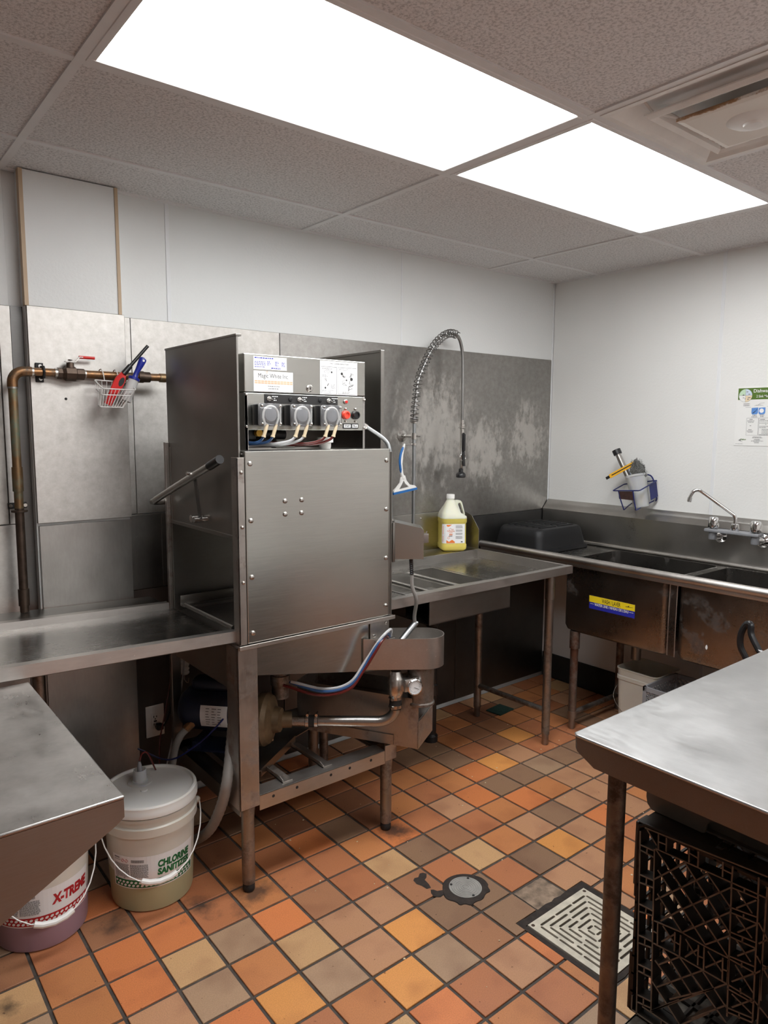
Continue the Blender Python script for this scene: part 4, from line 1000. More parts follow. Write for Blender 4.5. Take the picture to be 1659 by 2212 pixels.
# ------------------------------------------------------------------ compartment sink on the right wall
t = thing('compartment_sink', 'long stainless compartment sink along the white right wall', 'sink', (-.32, -1.2, 0))
yE = -2.62
SK = M['steel_sink']
obj('backsplash', B().prism([(-.004, .90), (-.004, 1.148), (-.010, 1.148), (-.060, 1.093), (-.060, .90)], 'y', yE, -.008), M['steel'], t, smooth=0)
bowls = ((-1.165, -.578), (-1.815, -1.205), (-2.60, -1.86))
def rrect(x0, x1, y0, y1, r, z, n=5):
    P_ = []
    for cx, cy_, a0 in ((x1-r, y1-r, 0), (x0+r, y1-r, PI/2), (x0+r, y0+r, PI), (x1-r, y0+r, 1.5*PI)):
        for k in range(n+1):
            a = a0+PI/2*k/n; P_.append((cx+r*math.cos(a), cy_+r*math.sin(a), z))
    return P_
b = B().mesh(plate_curve([(-.605, yE), (-.06, yE), (-.06, -.008), (-.605, -.008)], [[p[:2] for p in rrect(-.581, -.114, y0_+.002, y1_-.002, .034, 0)] for y0_, y1_ in bowls], .003)).xf(Matrix.Translation((0, 0, .9045)))
obj('deck', b, M['steel_pan'], t, smooth=0)
b = B().tube([(-.618, -.010, .924), (-.618, yE, .924)], .019, 14); b.box((-.607, yE, .904), (-.600, -.01, .920)); b.box((-.622, yE, .888), (-.616, -.01, .912), .001)
obj('front_rim', b, M['steel_worn'], t)
b = B().tube([(-.069, -.010, .918), (-.069, yE, .918)], .009, 10); obj('rear_rim', b, M['steel_worn'], t)
for k, (y0, y1) in enumerate(bowls):
    x0, x1 = -.583, -.112; R_ = .035
    rings = [rrect(x0+.045, x1-.045, y0+.045, y1-.045, R_, .530), rrect(x0+.022, x1-.022, y0+.022, y1-.022, R_, .5325), rrect(x0+.008, x1-.008, y0+.008, y1-.008, R_, .542), rrect(x0, x1, y0, y1, R_, .565), rrect(x0, x1, y0, y1, R_, .906), rrect(x0+.004, x1-.004, y0+.004, y1-.004, R_-.003, .908),
             rrect(x0+.004, x1-.004, y0+.004, y1-.004, R_-.003, .57), rrect(x0+.05, x1-.05, y0+.05, y1-.05, R_-.003, .535)]
    bo_ = obj('bowl', B().loft(rings), SK, t)
    obj('drain_strainer', B().lathe([(.045, .5352), (.045, .538), (.02, .536), (.003, .536)], (-.35, (y0+y1)/2, 0), 20), M['zinc'], bo_)
    obj('drain_tail', B().cyl((-.35, (y0+y1)/2, .530), (-.35, (y0+y1)/2, .40), .025, 14), M['steel_leg'], bo_)
obj('bowl_gap_panel', B().box((-.582, -1.203, .545), (-.579, -1.166, .90), .001), SK, t, smooth=0)
b = B()
for y in (-1.1675, -1.2035): b.tube([(-.584, y, .545), (-.5845, y+.001, .70), (-.584, y, .895)], .0028, 6)
obj('weld_bead', b, M['steel_worn'], t, 'pale weld beads between the bowls')
for x, y in ((-.558, -.640), (-.13, -.640), (-.558, -1.83), (-.13, -1.83), (-.558, -2.52), (-.13, -2.52)):
    lg = obj('leg', B().lathe([(.0205, .10), (.0205, .440), (.026, .442), (.026, .535)], (x, y, 0), 18), M['steel_rust'], t, 'rust-streaked leg')
    obj('foot', B().lathe([(.014, .001), (.017, .01), (.017, .06), (.024, .062), (.024, .10)], (x, y, 0), 18), M['steel_leg'], lg)
b = B().cyl((-.558, -.640, .085), (-.13, -.640, .085), .014, 12); obj('cross_brace', b, M['steel_leg'], t)
st = B().box((-.5845, -.995, .681), (-.5838, -.738, .748)); lb = obj('waterline_sticker', st, M['ink_blue'], t, smooth=0, label='blue and yellow WASH / LAVER water line sticker')
M['sticker_yellow'] = plain('sticker_yellow', (.88, .68, .02), .4, var=.02); M['sticker_blue'] = plain('sticker_blue', (.025, .03, .36), .4, var=.03)
lb.data.materials[0] = M['sticker_blue']
obj('yellow_band', B().box((-.5852, -.995, .7155), (-.5846, -.738, .748)), M['sticker_yellow'], lb, smooth=0)
xs = -.5856
def onsink(y0, z0_, tilt=0): return lambda u, v: (xs, y0-u, z0_+v+tilt*u)
obj('lettering', text_fit('WASH / LAVER', .105, .021, onsink(-.812, .7215), .012), M['ink'], lb, smooth=0)
obj('lettering', text_fit("WATER LINE / NIVEAU DE L'EAU", .192, .0145, onsink(-.770, .6995), .02), M['paper'], lb, smooth=0)
b = B()
for (ya_, yb_, s) in ((-.742, -.766, 1), (-.966, -.990, -1)):
    b.quad((xs, ya_, .7055), (xs, yb_, .7055), (xs, yb_, .7075), (xs, ya_, .7075))
    q = ya_ if s > 0 else yb_
    b.quad((xs, q, .7065), (xs, q-s*.008, .7035), (xs, q-s*.008, .7065), (xs, q-s*.008, .7095))
obj('arrow', b, M['paper'], lb, smooth=0)
b = B(); b.quad((xs, -.945, .729), (xs, -.985, .7315), (xs, -.985, .7325), (xs, -.945, .7315)); b.quad((xs, -.955, .7315), (xs, -.962, .7375), (xs, -.965, .737), (xs, -.962, .7315))
obj('maker_mark', b, M['ink'], lb, smooth=0)
obj('sticker_scrap', B().lathe([(.001, 0), (.009, 0), (.009, .0006), (.001, .0006)], (-.5838, -1.352, .628), 9, Matrix(((0, 0, -1), (.55, 0, 0), (0, 1.2, 0)))), M['paper'], t, 'small white scrap stuck on the second bowl')

# sink tap
t = thing('sink_faucet', 'chrome two-knob wall tap with swivel spout over the compartment sink', 'faucet', (-.09, -1.225, 1.08))
obj('bridge_body', B().box((-.150, -1.355, 1.079), (-.085, -1.090, 1.094), .004), M['dull_grey'], t, 'dark grey bridge plate')
CH = M['chrome']
for y in (-1.122, -1.328):
    obj('knob', B().lathe([(.010, 1.094), (.024, 1.098), (.0255, 1.104), (.0235, 1.145), (.020, 1.151), (.004, 1.152)], (-.118, y, 0), 24), CH, t)
    obj('valve_body', B().lathe([(.017, 1.040), (.019, 1.044), (.019, 1.079)], (-.118, y, 0), 18), M['dull_grey'], t)
    sh = B().tube([(-.118, y, 1.058), (-.062, y-.012, 1.054)], .0175, 18); obj('shank', sh, CH, t)
    obj('escutcheon', B().lathe([(.034, 0), (.033, .005), (.022, .014), (.018, .016)], (-.0605, y-.012, 1.053), 26, Matrix.Rotation(-PI/2, 3, 'Y')), CH, t)
obj('spout_base', B().lathe([(.018, 1.094), (.0195, 1.098), (.017, 1.126), (.0125, 1.130)], (-.118, -1.229, 0), 22), CH, t)
sp = [(-.118, -1.229, 1.128), (-.118, -1.229, 1.150), (-.120, -1.226, 1.166), (-.126, -1.214, 1.180), (-.155, -1.158, 1.226), (-.188, -1.092, 1.279), (-.194, -1.079, 1.286), (-.201, -1.066, 1.286), (-.207, -1.055, 1.278), (-.212, -1.046, 1.258), (-.213, -1.043, 1.244)]
so = obj('spout', B().tube(smooth_path(sp, 5), .0088, 14), CH, t)
obj('aerator', B().cyl((-.2125, -1.044, 1.250), (-.2138, -1.041, 1.228), .0115, 16), CH, so)

# ------------------------------------------------------------------ pre-rinse tap
t = thing('spray_tap', 'tall spring-necked pre-rinse spray tap on the steel back wall', 'faucet', (-1.222, -.1, .931))
rx, ry = -1.221, -.100
obj('riser', B().cyl((rx, ry, .9315), (rx, ry, 1.625), .0095, 16), M['galv'], t)
obj('base_nut', B().lathe([(.03, .9315), (.03, .94), (.018, .945), (.018, .985), (.012, .99)], (rx, ry, 0), 18), M['chrome'], t)
br = obj('wall_bracket', B().tube([(rx, ry, 1.546), (rx, -.012, 1.546)], .008, 12).lathe([(.014, 1.530), (.014, 1.562)], (rx, ry, 0), 16), M['zinc'], t)
obj('flange', B().lathe([(.031, 0), (.030, .004), (.012, .009), (.010, .03)], (rx, -.0045, 1.546), 26, Matrix.Rotation(PI/2, 3, 'X')), M['zinc'], br)
obj('clamp_screw', B().cyl((rx+.01, ry-.012, 1.546), (rx+.028, ry-.012, 1.546), .005, 8), M['zinc'], br)
hp = smooth_path([(rx, ry, 1.60), (rx+.001, ry, 1.66), (-1.210, ry, 1.735), (-1.196, ry, 1.825), (-1.155, ry, 1.912), (-1.108, ry, 1.985), (-1.062, ry, 2.035), (-1.013, ry, 2.068), (-.965, ry, 2.080), (-.925, ry, 2.070), (-.900, ry, 2.035), (-.885, ry, 1.975), (-.880, ry, 1.88), (-.879, ry, 1.75), (-.879, ry, 1.628)], 8)
obj('hose', B().tube(hp, .0088, 12), M['hose_metal'], t)
# spring coiled round the hose
cum = [0]
for a, c in zip(hp, hp[1:]): cum.append(cum[-1]+(c-a).length)
s_end = cum[8*9]; s_beg = .018
def along(s):
    import bisect
    k = min(max(bisect.bisect_right(cum, s)-1, 0), len(hp)-2); f = (s-cum[k])/(cum[k+1]-cum[k]); p = hp[k].lerp(hp[k+1], f); d = (hp[k+1]-hp[k]).normalized(); return p, d
cp2 = []; ph = 0; s = s_beg; ds = .0009
while s < s_end:
    p, d = along(s); n1 = Vector((0, 1, 0)); n2 = d.cross(n1).normalized()
    f = (s-s_beg)/(s_end-s_beg)
    rad = .0200; pit = .0075 if f < .03 else (.0215 if f < .86 else .016)
    cp2.append(p + (n1*math.cos(ph)+n2*math.sin(ph))*rad); step = pit/14; s += step; ph += 2*PI/14
obj('spring', B().tube(cp2, .0028, 6), M['hose_metal'], t)
obj('spring_collar', B().lathe([(.0165, 1.612), (.0165, 1.628), (.011, 1.63)], (rx, ry, 0), 18), M['zinc'], t)
vx_, vy_ = -.8795, ry
vb = obj('spray_valve', B().lathe([(.012, 1.632), (.012, 1.612), (.0155, 1.610), (.0155, 1.596), (.019, 1.593), (.019, 1.588), (.012, 1.584), (.0115, 1.46), (.013, 1.455), (.013, 1.425), (.010, 1.42), (.009, 1.372), (.007, 1.368)], (vx_, vy_, 0), 18), M['zinc'], t)
obj('grip', B().tube([(vx_-.003, vy_-.014, 1.560), (vx_-.003, vy_-.018, 1.555), (vx_-.003, vy_-.018, 1.47), (vx_-.003, vy_-.014, 1.462)], [.006, .0105, .0105, .006], 12), M['black'], vb, 'black rubber grip')
obj('squeeze_lever', B().bar((vx_-.003, vy_-.017, 1.462), (vx_-.004, vy_-.024, 1.385), .013, .008, (0, 1, 0)), M['black'], vb)
obj('lever_ring', B().tube([(vx_-.002+.021*math.cos(a), vy_-.012, 1.432+.020*math.sin(a)) for a in [2*PI*k/20 for k in range(20)]], .0022, 6, True), M['chrome'], vb)
obj('spray_head', B().lathe([(.008, 1.372), (.012, 1.368), (.013, 1.352), (.022, 1.346), (.0265, 1.338), (.0265, 1.326), (.022, 1.322), (.004, 1.321)], (vx_-.002, vy_, 0), 24), M['black'], vb, 'black spray head')
obj('hook_ring', B().cyl((rx, ry, 1.506), (rx-.062, ry+.004, 1.504), .003, 8).lathe([(.014, 1.500), (.014, 1.512)], (rx, ry, 0), 14), M['zinc'], t)

# squeegee
t = thing('squeegee', 'white and blue window squeegee hanging from the spray tap riser', 'squeegee', (-1.295, -.108, 1.28))
qy = -.112
def ysl(poly, y0, y1): return B().prism(poly, 'y', y0, y1)
b = B().tube([(-1.294, qy, 1.508), (-1.300, qy, 1.495), (-1.312, qy, 1.455), (-1.318, qy, 1.41), (-1.313, qy, 1.365), (-1.303, qy, 1.335)], [.004, .006, .0075, .0085, .0085, .010], 10)
obj('handle', b, M['white'], t)
obj('handle_grip', B().tube(smooth_path([(-1.306, qy-.004, 1.493), (-1.322, qy-.004, 1.46), (-1.328, qy-.004, 1.42), (-1.320, qy-.004, 1.365)], 4), [.003]+[.0062]*11+[.003], 8), M['blue_mid'], t, 'blue soft grip')
out = [(-1.313, 1.352), (-1.293, 1.350), (-1.283, 1.325), (-1.262, 1.303), (-1.226, 1.296), (-1.212, 1.284), (-1.3655, 1.265), (-1.364, 1.278), (-1.345, 1.292), (-1.322, 1.315)]
hole = [(-1.302, 1.325), (-1.292, 1.309), (-1.272, 1.296), (-1.268, 1.290), (-1.332, 1.281), (-1.318, 1.300)]
me = plate_curve(out, [hole], .010); b = B().mesh(me).xf(Matrix.Translation((0, qy, 0)) @ Matrix.Rotation(PI/2, 4, 'X')); obj('head', b, M['white'], t, smooth=0)
obj('blade', B().bar((-1.3665, qy, 1.261), (-1.211, qy, 1.2805), .010, .012, (0, 0, 1)), M['blue_mid'], t, 'blue rubber blade', smooth=0)

# ------------------------------------------------------------------ jug of dish soap
t = thing('soap_jug', 'gallon jug of yellow dish liquid with an orange and white label', 'jug', (-.935, -.092, .931))
def capsule_(u0, v0, u1, v1, r, n=6):
    a = math.atan2(v1-v0, u1-u0)
    return [(u1+r*math.cos(a-PI/2+PI*k/n), v1+r*math.sin(a-PI/2+PI*k/n)) for k in range(n+1)] + [(u0+r*math.cos(a+PI/2+PI*k/n), v0+r*math.sin(a+PI/2+PI*k/n)) for k in range(n+1)]
def soap(name, c, tr):
    m, nt, bs = newmat(name); bs.inputs['Base Color'].default_value = (*c, 1); bs.inputs['Roughness'].default_value = .3
    bs.inputs['Transmission Weight'].default_value = tr; bs.inputs['IOR'].default_value = 1.2
    bs.inputs['Subsurface Weight'].default_value = .35; bs.inputs['Subsurface Radius'].default_value = (.05, .04, .02); bs.inputs['Subsurface Scale'].default_value = .6; return m
M['hdpe'] = soap('translucent_hdpe', (.80, .80, .66), .15); M['soap'] = soap('yellow_liquid_in_hdpe', (.80, .66, .16), .2)
jx, jy, jz, ja = -.935, -.092, .932, math.radians(-30)
JM = Matrix.Translation((jx, jy, jz)) @ Matrix.Rotation(ja, 4, 'Z')
def rr2(hx_, hy_, r, z, ox=0): return [(x+ox, y, z) for x, y, _ in rrect(-hx_, hx_, -hy_, hy_, r, 0, 4)]
hw = .070
lower = [rr2(hw-.012, hw-.012, .02, .001), rr2(hw-.002, hw-.002, .025, .010), rr2(hw, hw, .026, .02), rr2(hw, hw, .026, .034), rr2(hw-.003, hw-.003, .026, .040), rr2(hw-.003, hw-.003, .026, .150), rr2(hw, hw, .026, .156), rr2(hw, hw, .026, .176)]
obj('liquid', B().loft(lower).xf(JM), M['soap'], t, 'yellow liquid showing through the jug')
upper = [rr2(hw, hw, .026, .1762), rr2(hw-.001, hw-.001, .026, .186), rr2(.052, .058, .026, .205, -.013), rr2(.030, .034, .022, .245, -.013), rr2(.0225, .0225, .018, .268, -.010), rr2(.0205, .0205, .0195, .272, -.010), rr2(.0205, .0205, .0195, .280, -.010)]
bd = obj('jug_body', B().loft(upper).xf(JM), M['hdpe'], t, 'translucent upper jug')
ho = [(-.01, .268), (.030, .270), (.044, .267), (.051, .258), (.056, .242), (.067, .200), (.069, .180), (.069, .165), (.02, .165), (.0, .21)]
me = plate_curve(ho, [capsule_(.037, .248, .0545, .200, .0078)], .026)
b = B().mesh(me).xf(JM @ Matrix.Rotation(PI/2, 4, 'X')); obj('handle', b, M['hdpe'], t)
obj('cap', B().lathe([(.0215, .278), (.0225, .279), (.0225, .298), (.021, .302), (.002, .3025)], (0, 0, 0), 30).xf(JM @ Matrix.Translation((-.010, 0, 0))), M['white'], t, 'white screw cap')
# label wraps the face turned to the room (-y side in jug axes)
lx0, lx1, lz0, lz1 = -.064, .050, .044, .146
def jl(u, v, off=.0012):
    h_ = hw-.003; f_ = h_-.026; r_ = .026+off
    if abs(u) <= f_: return JM @ Vector((u, -h_-off, v))
    a = (abs(u)-f_)/.026; sg = 1 if u > 0 else -1
    return JM @ Vector((sg*(f_+r_*math.sin(a)), -f_-r_*math.cos(a), v))
def jstrip(u0, v0, u1, v1, off, n=12):
    b = B()
    for k in range(n):
        a_, c_ = u0+(u1-u0)*k/n, u0+(u1-u0)*(k+1)/n
        b.quad(jl(a_, v0, off), jl(c_, v0, off), jl(c_, v1, off), jl(a_, v1, off))
    return b
jlb = obj('jug_label', jstrip(-.074, lz0, .056, lz1+.002, .0008), M['paper'], t)
obj('side_print', jstrip(-.066, .052, -.062, .085, .0014, 1), M['ink_pale'], jlb); obj('side_print', jstrip(-.066, .092, -.062, .138, .0014, 1), M['ink_pale'], jlb)
wv_ = [(-.046+.046*k/8) for k in range(9)]
for nm, pts in (('orange_wave', [(u, .046) for u in wv_] + [(u, .058+.005*math.sin(k*1.1+2)) for k, u in reversed(list(enumerate(wv_)))]), ('orange_wave', [(u, .144) for u in wv_[:6]] + [(u, .140-.006*math.sin(k*.75+.3)) for k, u in reversed(list(enumerate(wv_[:6])))])):
    b = B().loft([[jl(u, v, .0016) for u, v in pts], [jl(u, v, .0012) for u, v in pts]]); obj(nm, b, M['ink_orange'], jlb, smooth=0)
def onjug(u0, v0): return lambda u, v: jl(u0+u, v0+v, .0018)
obj('lettering', text_fit('Dishwashing', .040, .0085, onjug(-.043, .106), .012), M['ink_orange'], jlb, smooth=0)
obj('lettering', text_fit('Liquid', .019, .0075, onjug(-.033, .097), .012), M['ink_orange'], jlb, smooth=0)
b = B()
for k in range(4): b.loft([[jl(-.031+k*.0045, .088, .0017), jl(-.0275+k*.0045, .088, .0017), jl(-.0275+k*.0045, .094, .0017), jl(-.031+k*.0045, .094, .0017)], [jl(-.031+k*.0045, .088, .0013), jl(-.0275+k*.0045, .088, .0013), jl(-.0275+k*.0045, .094, .0013), jl(-.031+k*.0045, .094, .0013)]])
obj('print', b, M['ink_orange'], jlb, smooth=0)
b = B(); R2 = random.Random(6)
for r in range(13):
    v = .138-r*.0058
    if r in (3, 6, 9): continue
    b.quad(jl(.004, v, .0017), jl(.043-R2.uniform(0, .008), v, .0017), jl(.043-R2.uniform(0, .004), v+.0022, .0017), jl(.004, v+.0022, .0017))
obj('print', b, M['ink_grey'], jlb, smooth=0)
b = B().tube([jl(-.027+.006*math.cos(a), .120+.006*math.sin(a), .0018) for a in [2*PI*k/16 for k in range(13)]], .0006, 4).tube([jl(-.035+.0055*math.cos(a), .074+.0055*math.sin(a), .0018) for a in [2*PI*k/16 for k in range(16)]], .0006, 4, True)
obj('logo_ring', b, M['ink_orange'], jlb, smooth=0)
obj('lettering', text_fit('Lab', .011, .006, onjug(-.019, .117), 0), M['ink_orange'], jlb, smooth=0)
b = B(); b.quad(jl(-.034, .082, .0017), jl(-.014, .082, .0017), jl(-.014, .0845, .0017), jl(-.034, .0845, .0017)); b.quad(jl(.033, .049, .0017), jl(.043, .049, .0017), jl(.043, .054, .0017), jl(.033, .054, .0017)); obj('print', b, M['ink'], jlb, smooth=0)

# ------------------------------------------------------------------ upside-down black bus tub
t = thing('bus_tub', 'black plastic bus tub upside down on the sink drainboard', 'tub', (-.36, -.235, .906))
bx, by_ = -.355, -.232
def br2(hx_, hy_, r, z): return [(x+bx, y+by_, z) for x, y, _ in rrect(-hx_, hx_, -hy_, hy_, r, 0, 5)]
HX, HY = .218, .172
rings = [br2(HX+.006, HY+.006, .04, .907), br2(HX+.010, HY+.010, .045, .909), br2(HX+.010, HY+.010, .045, .925), br2(HX-.002, HY-.002, .04, .928), br2(HX-.012, HY-.012, .045, .99), br2(HX-.017, HY-.017, .05, 1.020), br2(HX-.026, HY-.026, .05, 1.033), br2(HX-.045, HY-.045, .045, 1.038)]
obj('tub_shell', B().loft(rings), M['tub_black'], t)
b = B()
for k in range(6):
    y = by_-.11+k*.044; b.box((bx-.15, y-.009, 1.0375), (bx-.012, y+.009, 1.0425), .004).box((bx+.012, y-.009, 1.0375), (bx+.15, y+.009, 1.0425), .004)
obj('base_ribs', b, M['tub_black'], t)
# ------------------------------------------------------------------ blue wire caddy on the right wall
t = thing('wire_caddy', 'crooked blue coated wire caddy on the white right wall', 'caddy', (-.09, -.65, 1.14))
BW = M['blue_wire']
A_, B_, C_, D_ = Vector((-.165, -.571, 1.247)), Vector((-.165, -.735, 1.259)), Vector((-.014, -.748, 1.309)), Vector((-.014, -.545, 1.275))
def rnd_loop(P_, r, k=4):
    out = []
    n = len(P_)
    for i in range(n):
        p, a, c = P_[i], P_[i-1], P_[(i+1) % n]; u = (a-p).normalized()*r; w = (c-p).normalized()*r
        out += [(p+u)*(1-f)**2 + p*2*f*(1-f) + (p+w)*f*f for f in [q/k for q in range(k+1)]]
    return out
obj('top_ring', B().tube(rnd_loop([A_, B_, C_, D_], .012), .0034, 8, True), BW, t)
for (p, q, r) in ((A_.lerp(B_, .22), Vector((-.158, -.637, 1.146)), Vector((-.016, -.600, 1.170))), (A_.lerp(B_, .76), Vector((-.158, -.712, 1.151)), Vector((-.016, -.735, 1.196)))):
    obj('cradle_wire', B().tube(smooth_path([p, p.lerp(q, .5), q+Vector((0, 0, .012)), q+Vector((.012, .002, 0)), q.lerp(r, .5), r], 4), .0034, 8), BW, t)
bm_ = B().loft([[A_.lerp(B_, .23)+Vector((-.002, 0, -.004)), A_.lerp(B_, .76)+Vector((-.002, 0, -.004)), Vector((-.163, -.705, 1.203)), Vector((-.163, -.612, 1.205))], [A_.lerp(B_, .23)+Vector((.001, 0, -.004)), A_.lerp(B_, .76)+Vector((.001, 0, -.004)), Vector((-.160, -.705, 1.203)), Vector((-.160, -.612, 1.205))]])
M['rust_plate'] = plain('rusted_plate', lin('#3c2622'), .6, var=.4, scale=50)
obj('front_plate', bm_, M['rust_plate'], t, 'rusty brown front plate', smooth=0)
sp0, sp1 = B_.lerp(C_, .58)+Vector((0, .003, -.002)), B_.lerp(C_, .97)+Vector((0, .003, -.002)); dn_ = Vector((.004, -.012, -.083))
obj('side_plate', B().loft([[sp0, sp1, sp1+dn_, sp0+dn_], [p+Vector((0, .0025, 0)) for p in (sp0, sp1, sp1+dn_, sp0+dn_)]]), M['blue_wire'], t, 'navy blue side plate', smooth=0)
obj('hook', B().tube(smooth_path([(-.02, -.690, 1.338), (-.025, -.715, 1.332), (-.03, -.733, 1.312), (-.032, -.742, 1.28), (-.02, -.752, 1.215), (-.014, -.745, 1.195)], 4), .004, 8), BW, t)
obj('wall_screw', B().cyl((-.0005, -.65, 1.293), (-.018, -.65, 1.293), .005, 8).cyl((-.0005, -.60, 1.285), (-.016, -.60, 1.285), .004, 8), M['zinc'], t)

t = thing('plastic_cup', 'translucent plastic cup leaning in the blue wire caddy', 'cup', (-.088, -.70, 1.15))
M['frost'] = soap('frosted_cup_plastic', (.82, .82, .80), .55)
cup_d = Vector((.0, .235, .97)).normalized(); Qc = cup_d.to_track_quat('Z', 'Y').to_matrix()
cb_ = Vector((-.085, -.704, 1.158))
obj('cup_wall', B().lathe([(.036, 0), (.040, .004), (.055, .172), (.0585, .176), (.0575, .186), (.053, .186), (.051, .17), (.037, .008), (.003, .006)], cb_, 32, Qc), M['frost'], t)
obj('scraps', B().sphere(cb_+cup_d*.045+Vector((-.006, -.012, 0)), .022, 10, (1, 1, 1.3)), plain('yellow_sponge', lin('#c9a45a'), .8), t)
t = thing('capped_tube', 'grey metal tube with black end cap in the caddy cup', 'tube', (-.09, -.62, 1.33))
pb_, pt_ = Vector((-.085, -.690, 1.185)), Vector((-.105, -.553, 1.452))
obj('tube_body', B().cyl(pb_, pt_, .0155, 18), M['steel_v'], t); dd = (pt_-pb_).normalized()
obj('end_cap', B().cyl(pt_-dd*.006, pt_+dd*.022, .0235, 20), M['black'], t, 'black end cap')
t = thing('utility_knife', 'yellow utility knife lying across the caddy cup', 'knife', (-.11, -.57, 1.36))
ka, kb = Vector((-.128, -.525, 1.322)), Vector((-.095, -.655, 1.402)); kd = (kb-ka).normalized()
obj('knife_body', B().bar(ka, kb, .012, .023, (0, 0, 1)), M['yellow'], t, smooth=0)
obj('slide_groove', B().bar(ka.lerp(kb, .1)+Vector((-.0066, 0, 0)), ka.lerp(kb, .9)+Vector((-.0066, 0, 0)), .002, .005, (0, 0, 1)), M['ink'], t, smooth=0)
obj('blade_tip', B().bar(ka-kd*.024, ka, .006, .015, (0, 0, 1)), M['black'], t, smooth=0)
t = thing('blue_rag', 'small blue rag tip behind the tube in the caddy cup', 'rag', (-.07, -.57, 1.35))
b = B().sphere((-.066, -.585, 1.372), .016, 10, (.7, 1.2, 1.0)).sphere((-.070, -.572, 1.386), .010, 8, (.6, 1.3, .7)); R2 = random.Random(2)
for v in b.bm.verts: v.co += Vector((R2.uniform(-.002, .002), R2.uniform(-.003, .003), R2.uniform(-.003, .003)))
b.tube([(-.066, -.59, 1.37), (-.075, -.625, 1.32), (-.08, -.66, 1.25)], .006, 6)
obj('cloth', b, M['blue_mid'], t)
# steel wool: thousands of fine curls nobody could count
def wool_mat():
    m, nt, bs = newmat('steel_wool'); v = coord(nt); n = noise(nt, v, 320, 3, .8); r = ramp(nt, n.outputs[0], [(.4, (.03, .03, .03)), (.6, (.42, .42, .40))]); L(nt, r.outputs[0], bs.inputs['Base Color'])
    bs.inputs['Metallic'].default_value = .6; bs.inputs['Roughness'].default_value = .45; bump(nt, bs, n.outputs[0], 1, .006); return m
R2 = random.Random(12); b = B(); wc = Vector((-.088, -.672, 1.365))
bmesh.ops.create_icosphere(b.bm, subdivisions=4, radius=1)
from mathutils import noise as mn
for v in b.bm.verts:
    p = v.co.copy(); k = 1+.35*mn.noise(p*4)+.25*mn.noise(p*11)
    f = 1-.42*max(0, p.z)
    v.co = wc + Vector((p.x*.030*k*f, p.y*.042*k*f, p.z*.056*k)) + Vector((0, .012*p.z, 0))
for _ in range(260):
    a = R2.uniform(0, 2*PI); z = R2.uniform(-.6, 1); q = wc+Vector((.028*math.cos(a)*(1-.4*max(0, z)), .040*math.sin(a)*(1-.4*max(0, z))+.012*z, .052*z)); pts = [q]
    for _k in range(4): pts.append(pts[-1]+Vector((R2.uniform(-.006, .006), R2.uniform(-.006, .006), R2.uniform(-.006, .006))))
    b.tube(pts, .0006, 3, caps=False)
solo('steel_wool', b, wool_mat(), 'crumpled grey steel wool pad stuffed in the caddy cup', 'scouring pad')

# ------------------------------------------------------------------ poster
t = thing('wash_poster', 'laminated white poster with a green heading on the right wall', 'poster', (0, -1.255, 1.51))
py0, pw_, pz0_, pz1_ = -1.145, .220, 1.508, 1.798
M['laminate'] = plain('laminate', (.80, .80, .78), .2, var=.01); M['pale_green'] = plain('pale_green_ink', (.50, .66, .48), .5); M['pale_blue'] = plain('pale_blue_ink', (.55, .63, .74), .5)
M['pale_tan'] = plain('pale_tan_ink', (.75, .62, .42), .5); M['sky_blue'] = plain('basin_blue_ink', (.10, .26, .62), .5)
pst = obj('sheet', B().box((-.0022, py0-pw_, pz0_), (-.0006, py0, pz1_), .0004, 1), M['laminate'], t, smooth=0)
def pp(u, v, k=1): return (-.0023-.0003*k, py0-u, pz1_-v)
def prect(nm, u0, v0, u1, v1, m, par, k=1): return obj(nm, B().loft([[pp(u0, v0, k), pp(u1, v0, k), pp(u1, v1, k), pp(u0, v1, k)], [pp(u0, v0, 0), pp(u1, v0, 0), pp(u1, v1, 0), pp(u0, v1, 0)]]), m, par, smooth=0)
hd = prect('heading_band', .007, .008, pw_-.007, .064, M['olive'], pst)
def onpost(u0, v0, k=3): return lambda u, v: pp(u0+u, v0-v, k)
obj('lettering', text_fit('Dishwashing', .112, .0215, onpost(.081, .036), .01), M['paper'], hd, smooth=0)
obj('lettering', text_fit('2 Sink Method', .080, .0125, onpost(.095, .055), .008), M['paper'], hd, smooth=0)
cu_, cv_, cr = .043, .044, .032
for k, (a0, mm) in enumerate(((PI/2, 'pale_green'), (0, 'pale_blue'), (-PI/2, 'pale_tan'), (PI, 'laminate'))):
    pts = [(cu_, cv_)] + [(cu_+cr*math.cos(a0+PI/2*q/8), cv_-cr*math.sin(a0+PI/2*q/8)) for q in range(9)]
    obj('wheel_sector', B().loft([[pp(u, v, 3) for u, v in pts], [pp(u, v, 2) for u, v in pts]]), M[mm], pst, smooth=0)
b = B()
for (u0, v0, u1, v1) in ((cu_-cr, cv_, cu_+cr, cv_), (cu_, cv_-cr, cu_, cv_+cr)): b.bar(pp(u0, v0, 4), pp(u1, v1, 4), .0008, .0002, (1, 0, 0))
b.tube([pp(cu_+cr*math.cos(a), cv_-cr*math.sin(a), 3) for a in [2*PI*k/28 for k in range(28)]], .0005, 4, True)
for (u0, v0, u1, v1) in ((.028, .041, .038, .045), (.030, .038, .036, .041), (.047, .024, .055, .028), (.056, .036, .066, .040), (.055, .052, .068, .056), (.052, .060, .060, .064), (.030, .053, .038, .056), (.040, .058, .044, .062)):
    b.quad(pp(u0, v0, 5), pp(u1, v0, 5), pp(u1, v1, 5), pp(u0, v1, 5))
obj('wheel_print', b, M['ink_grey'], pst, smooth=0)
b = B()
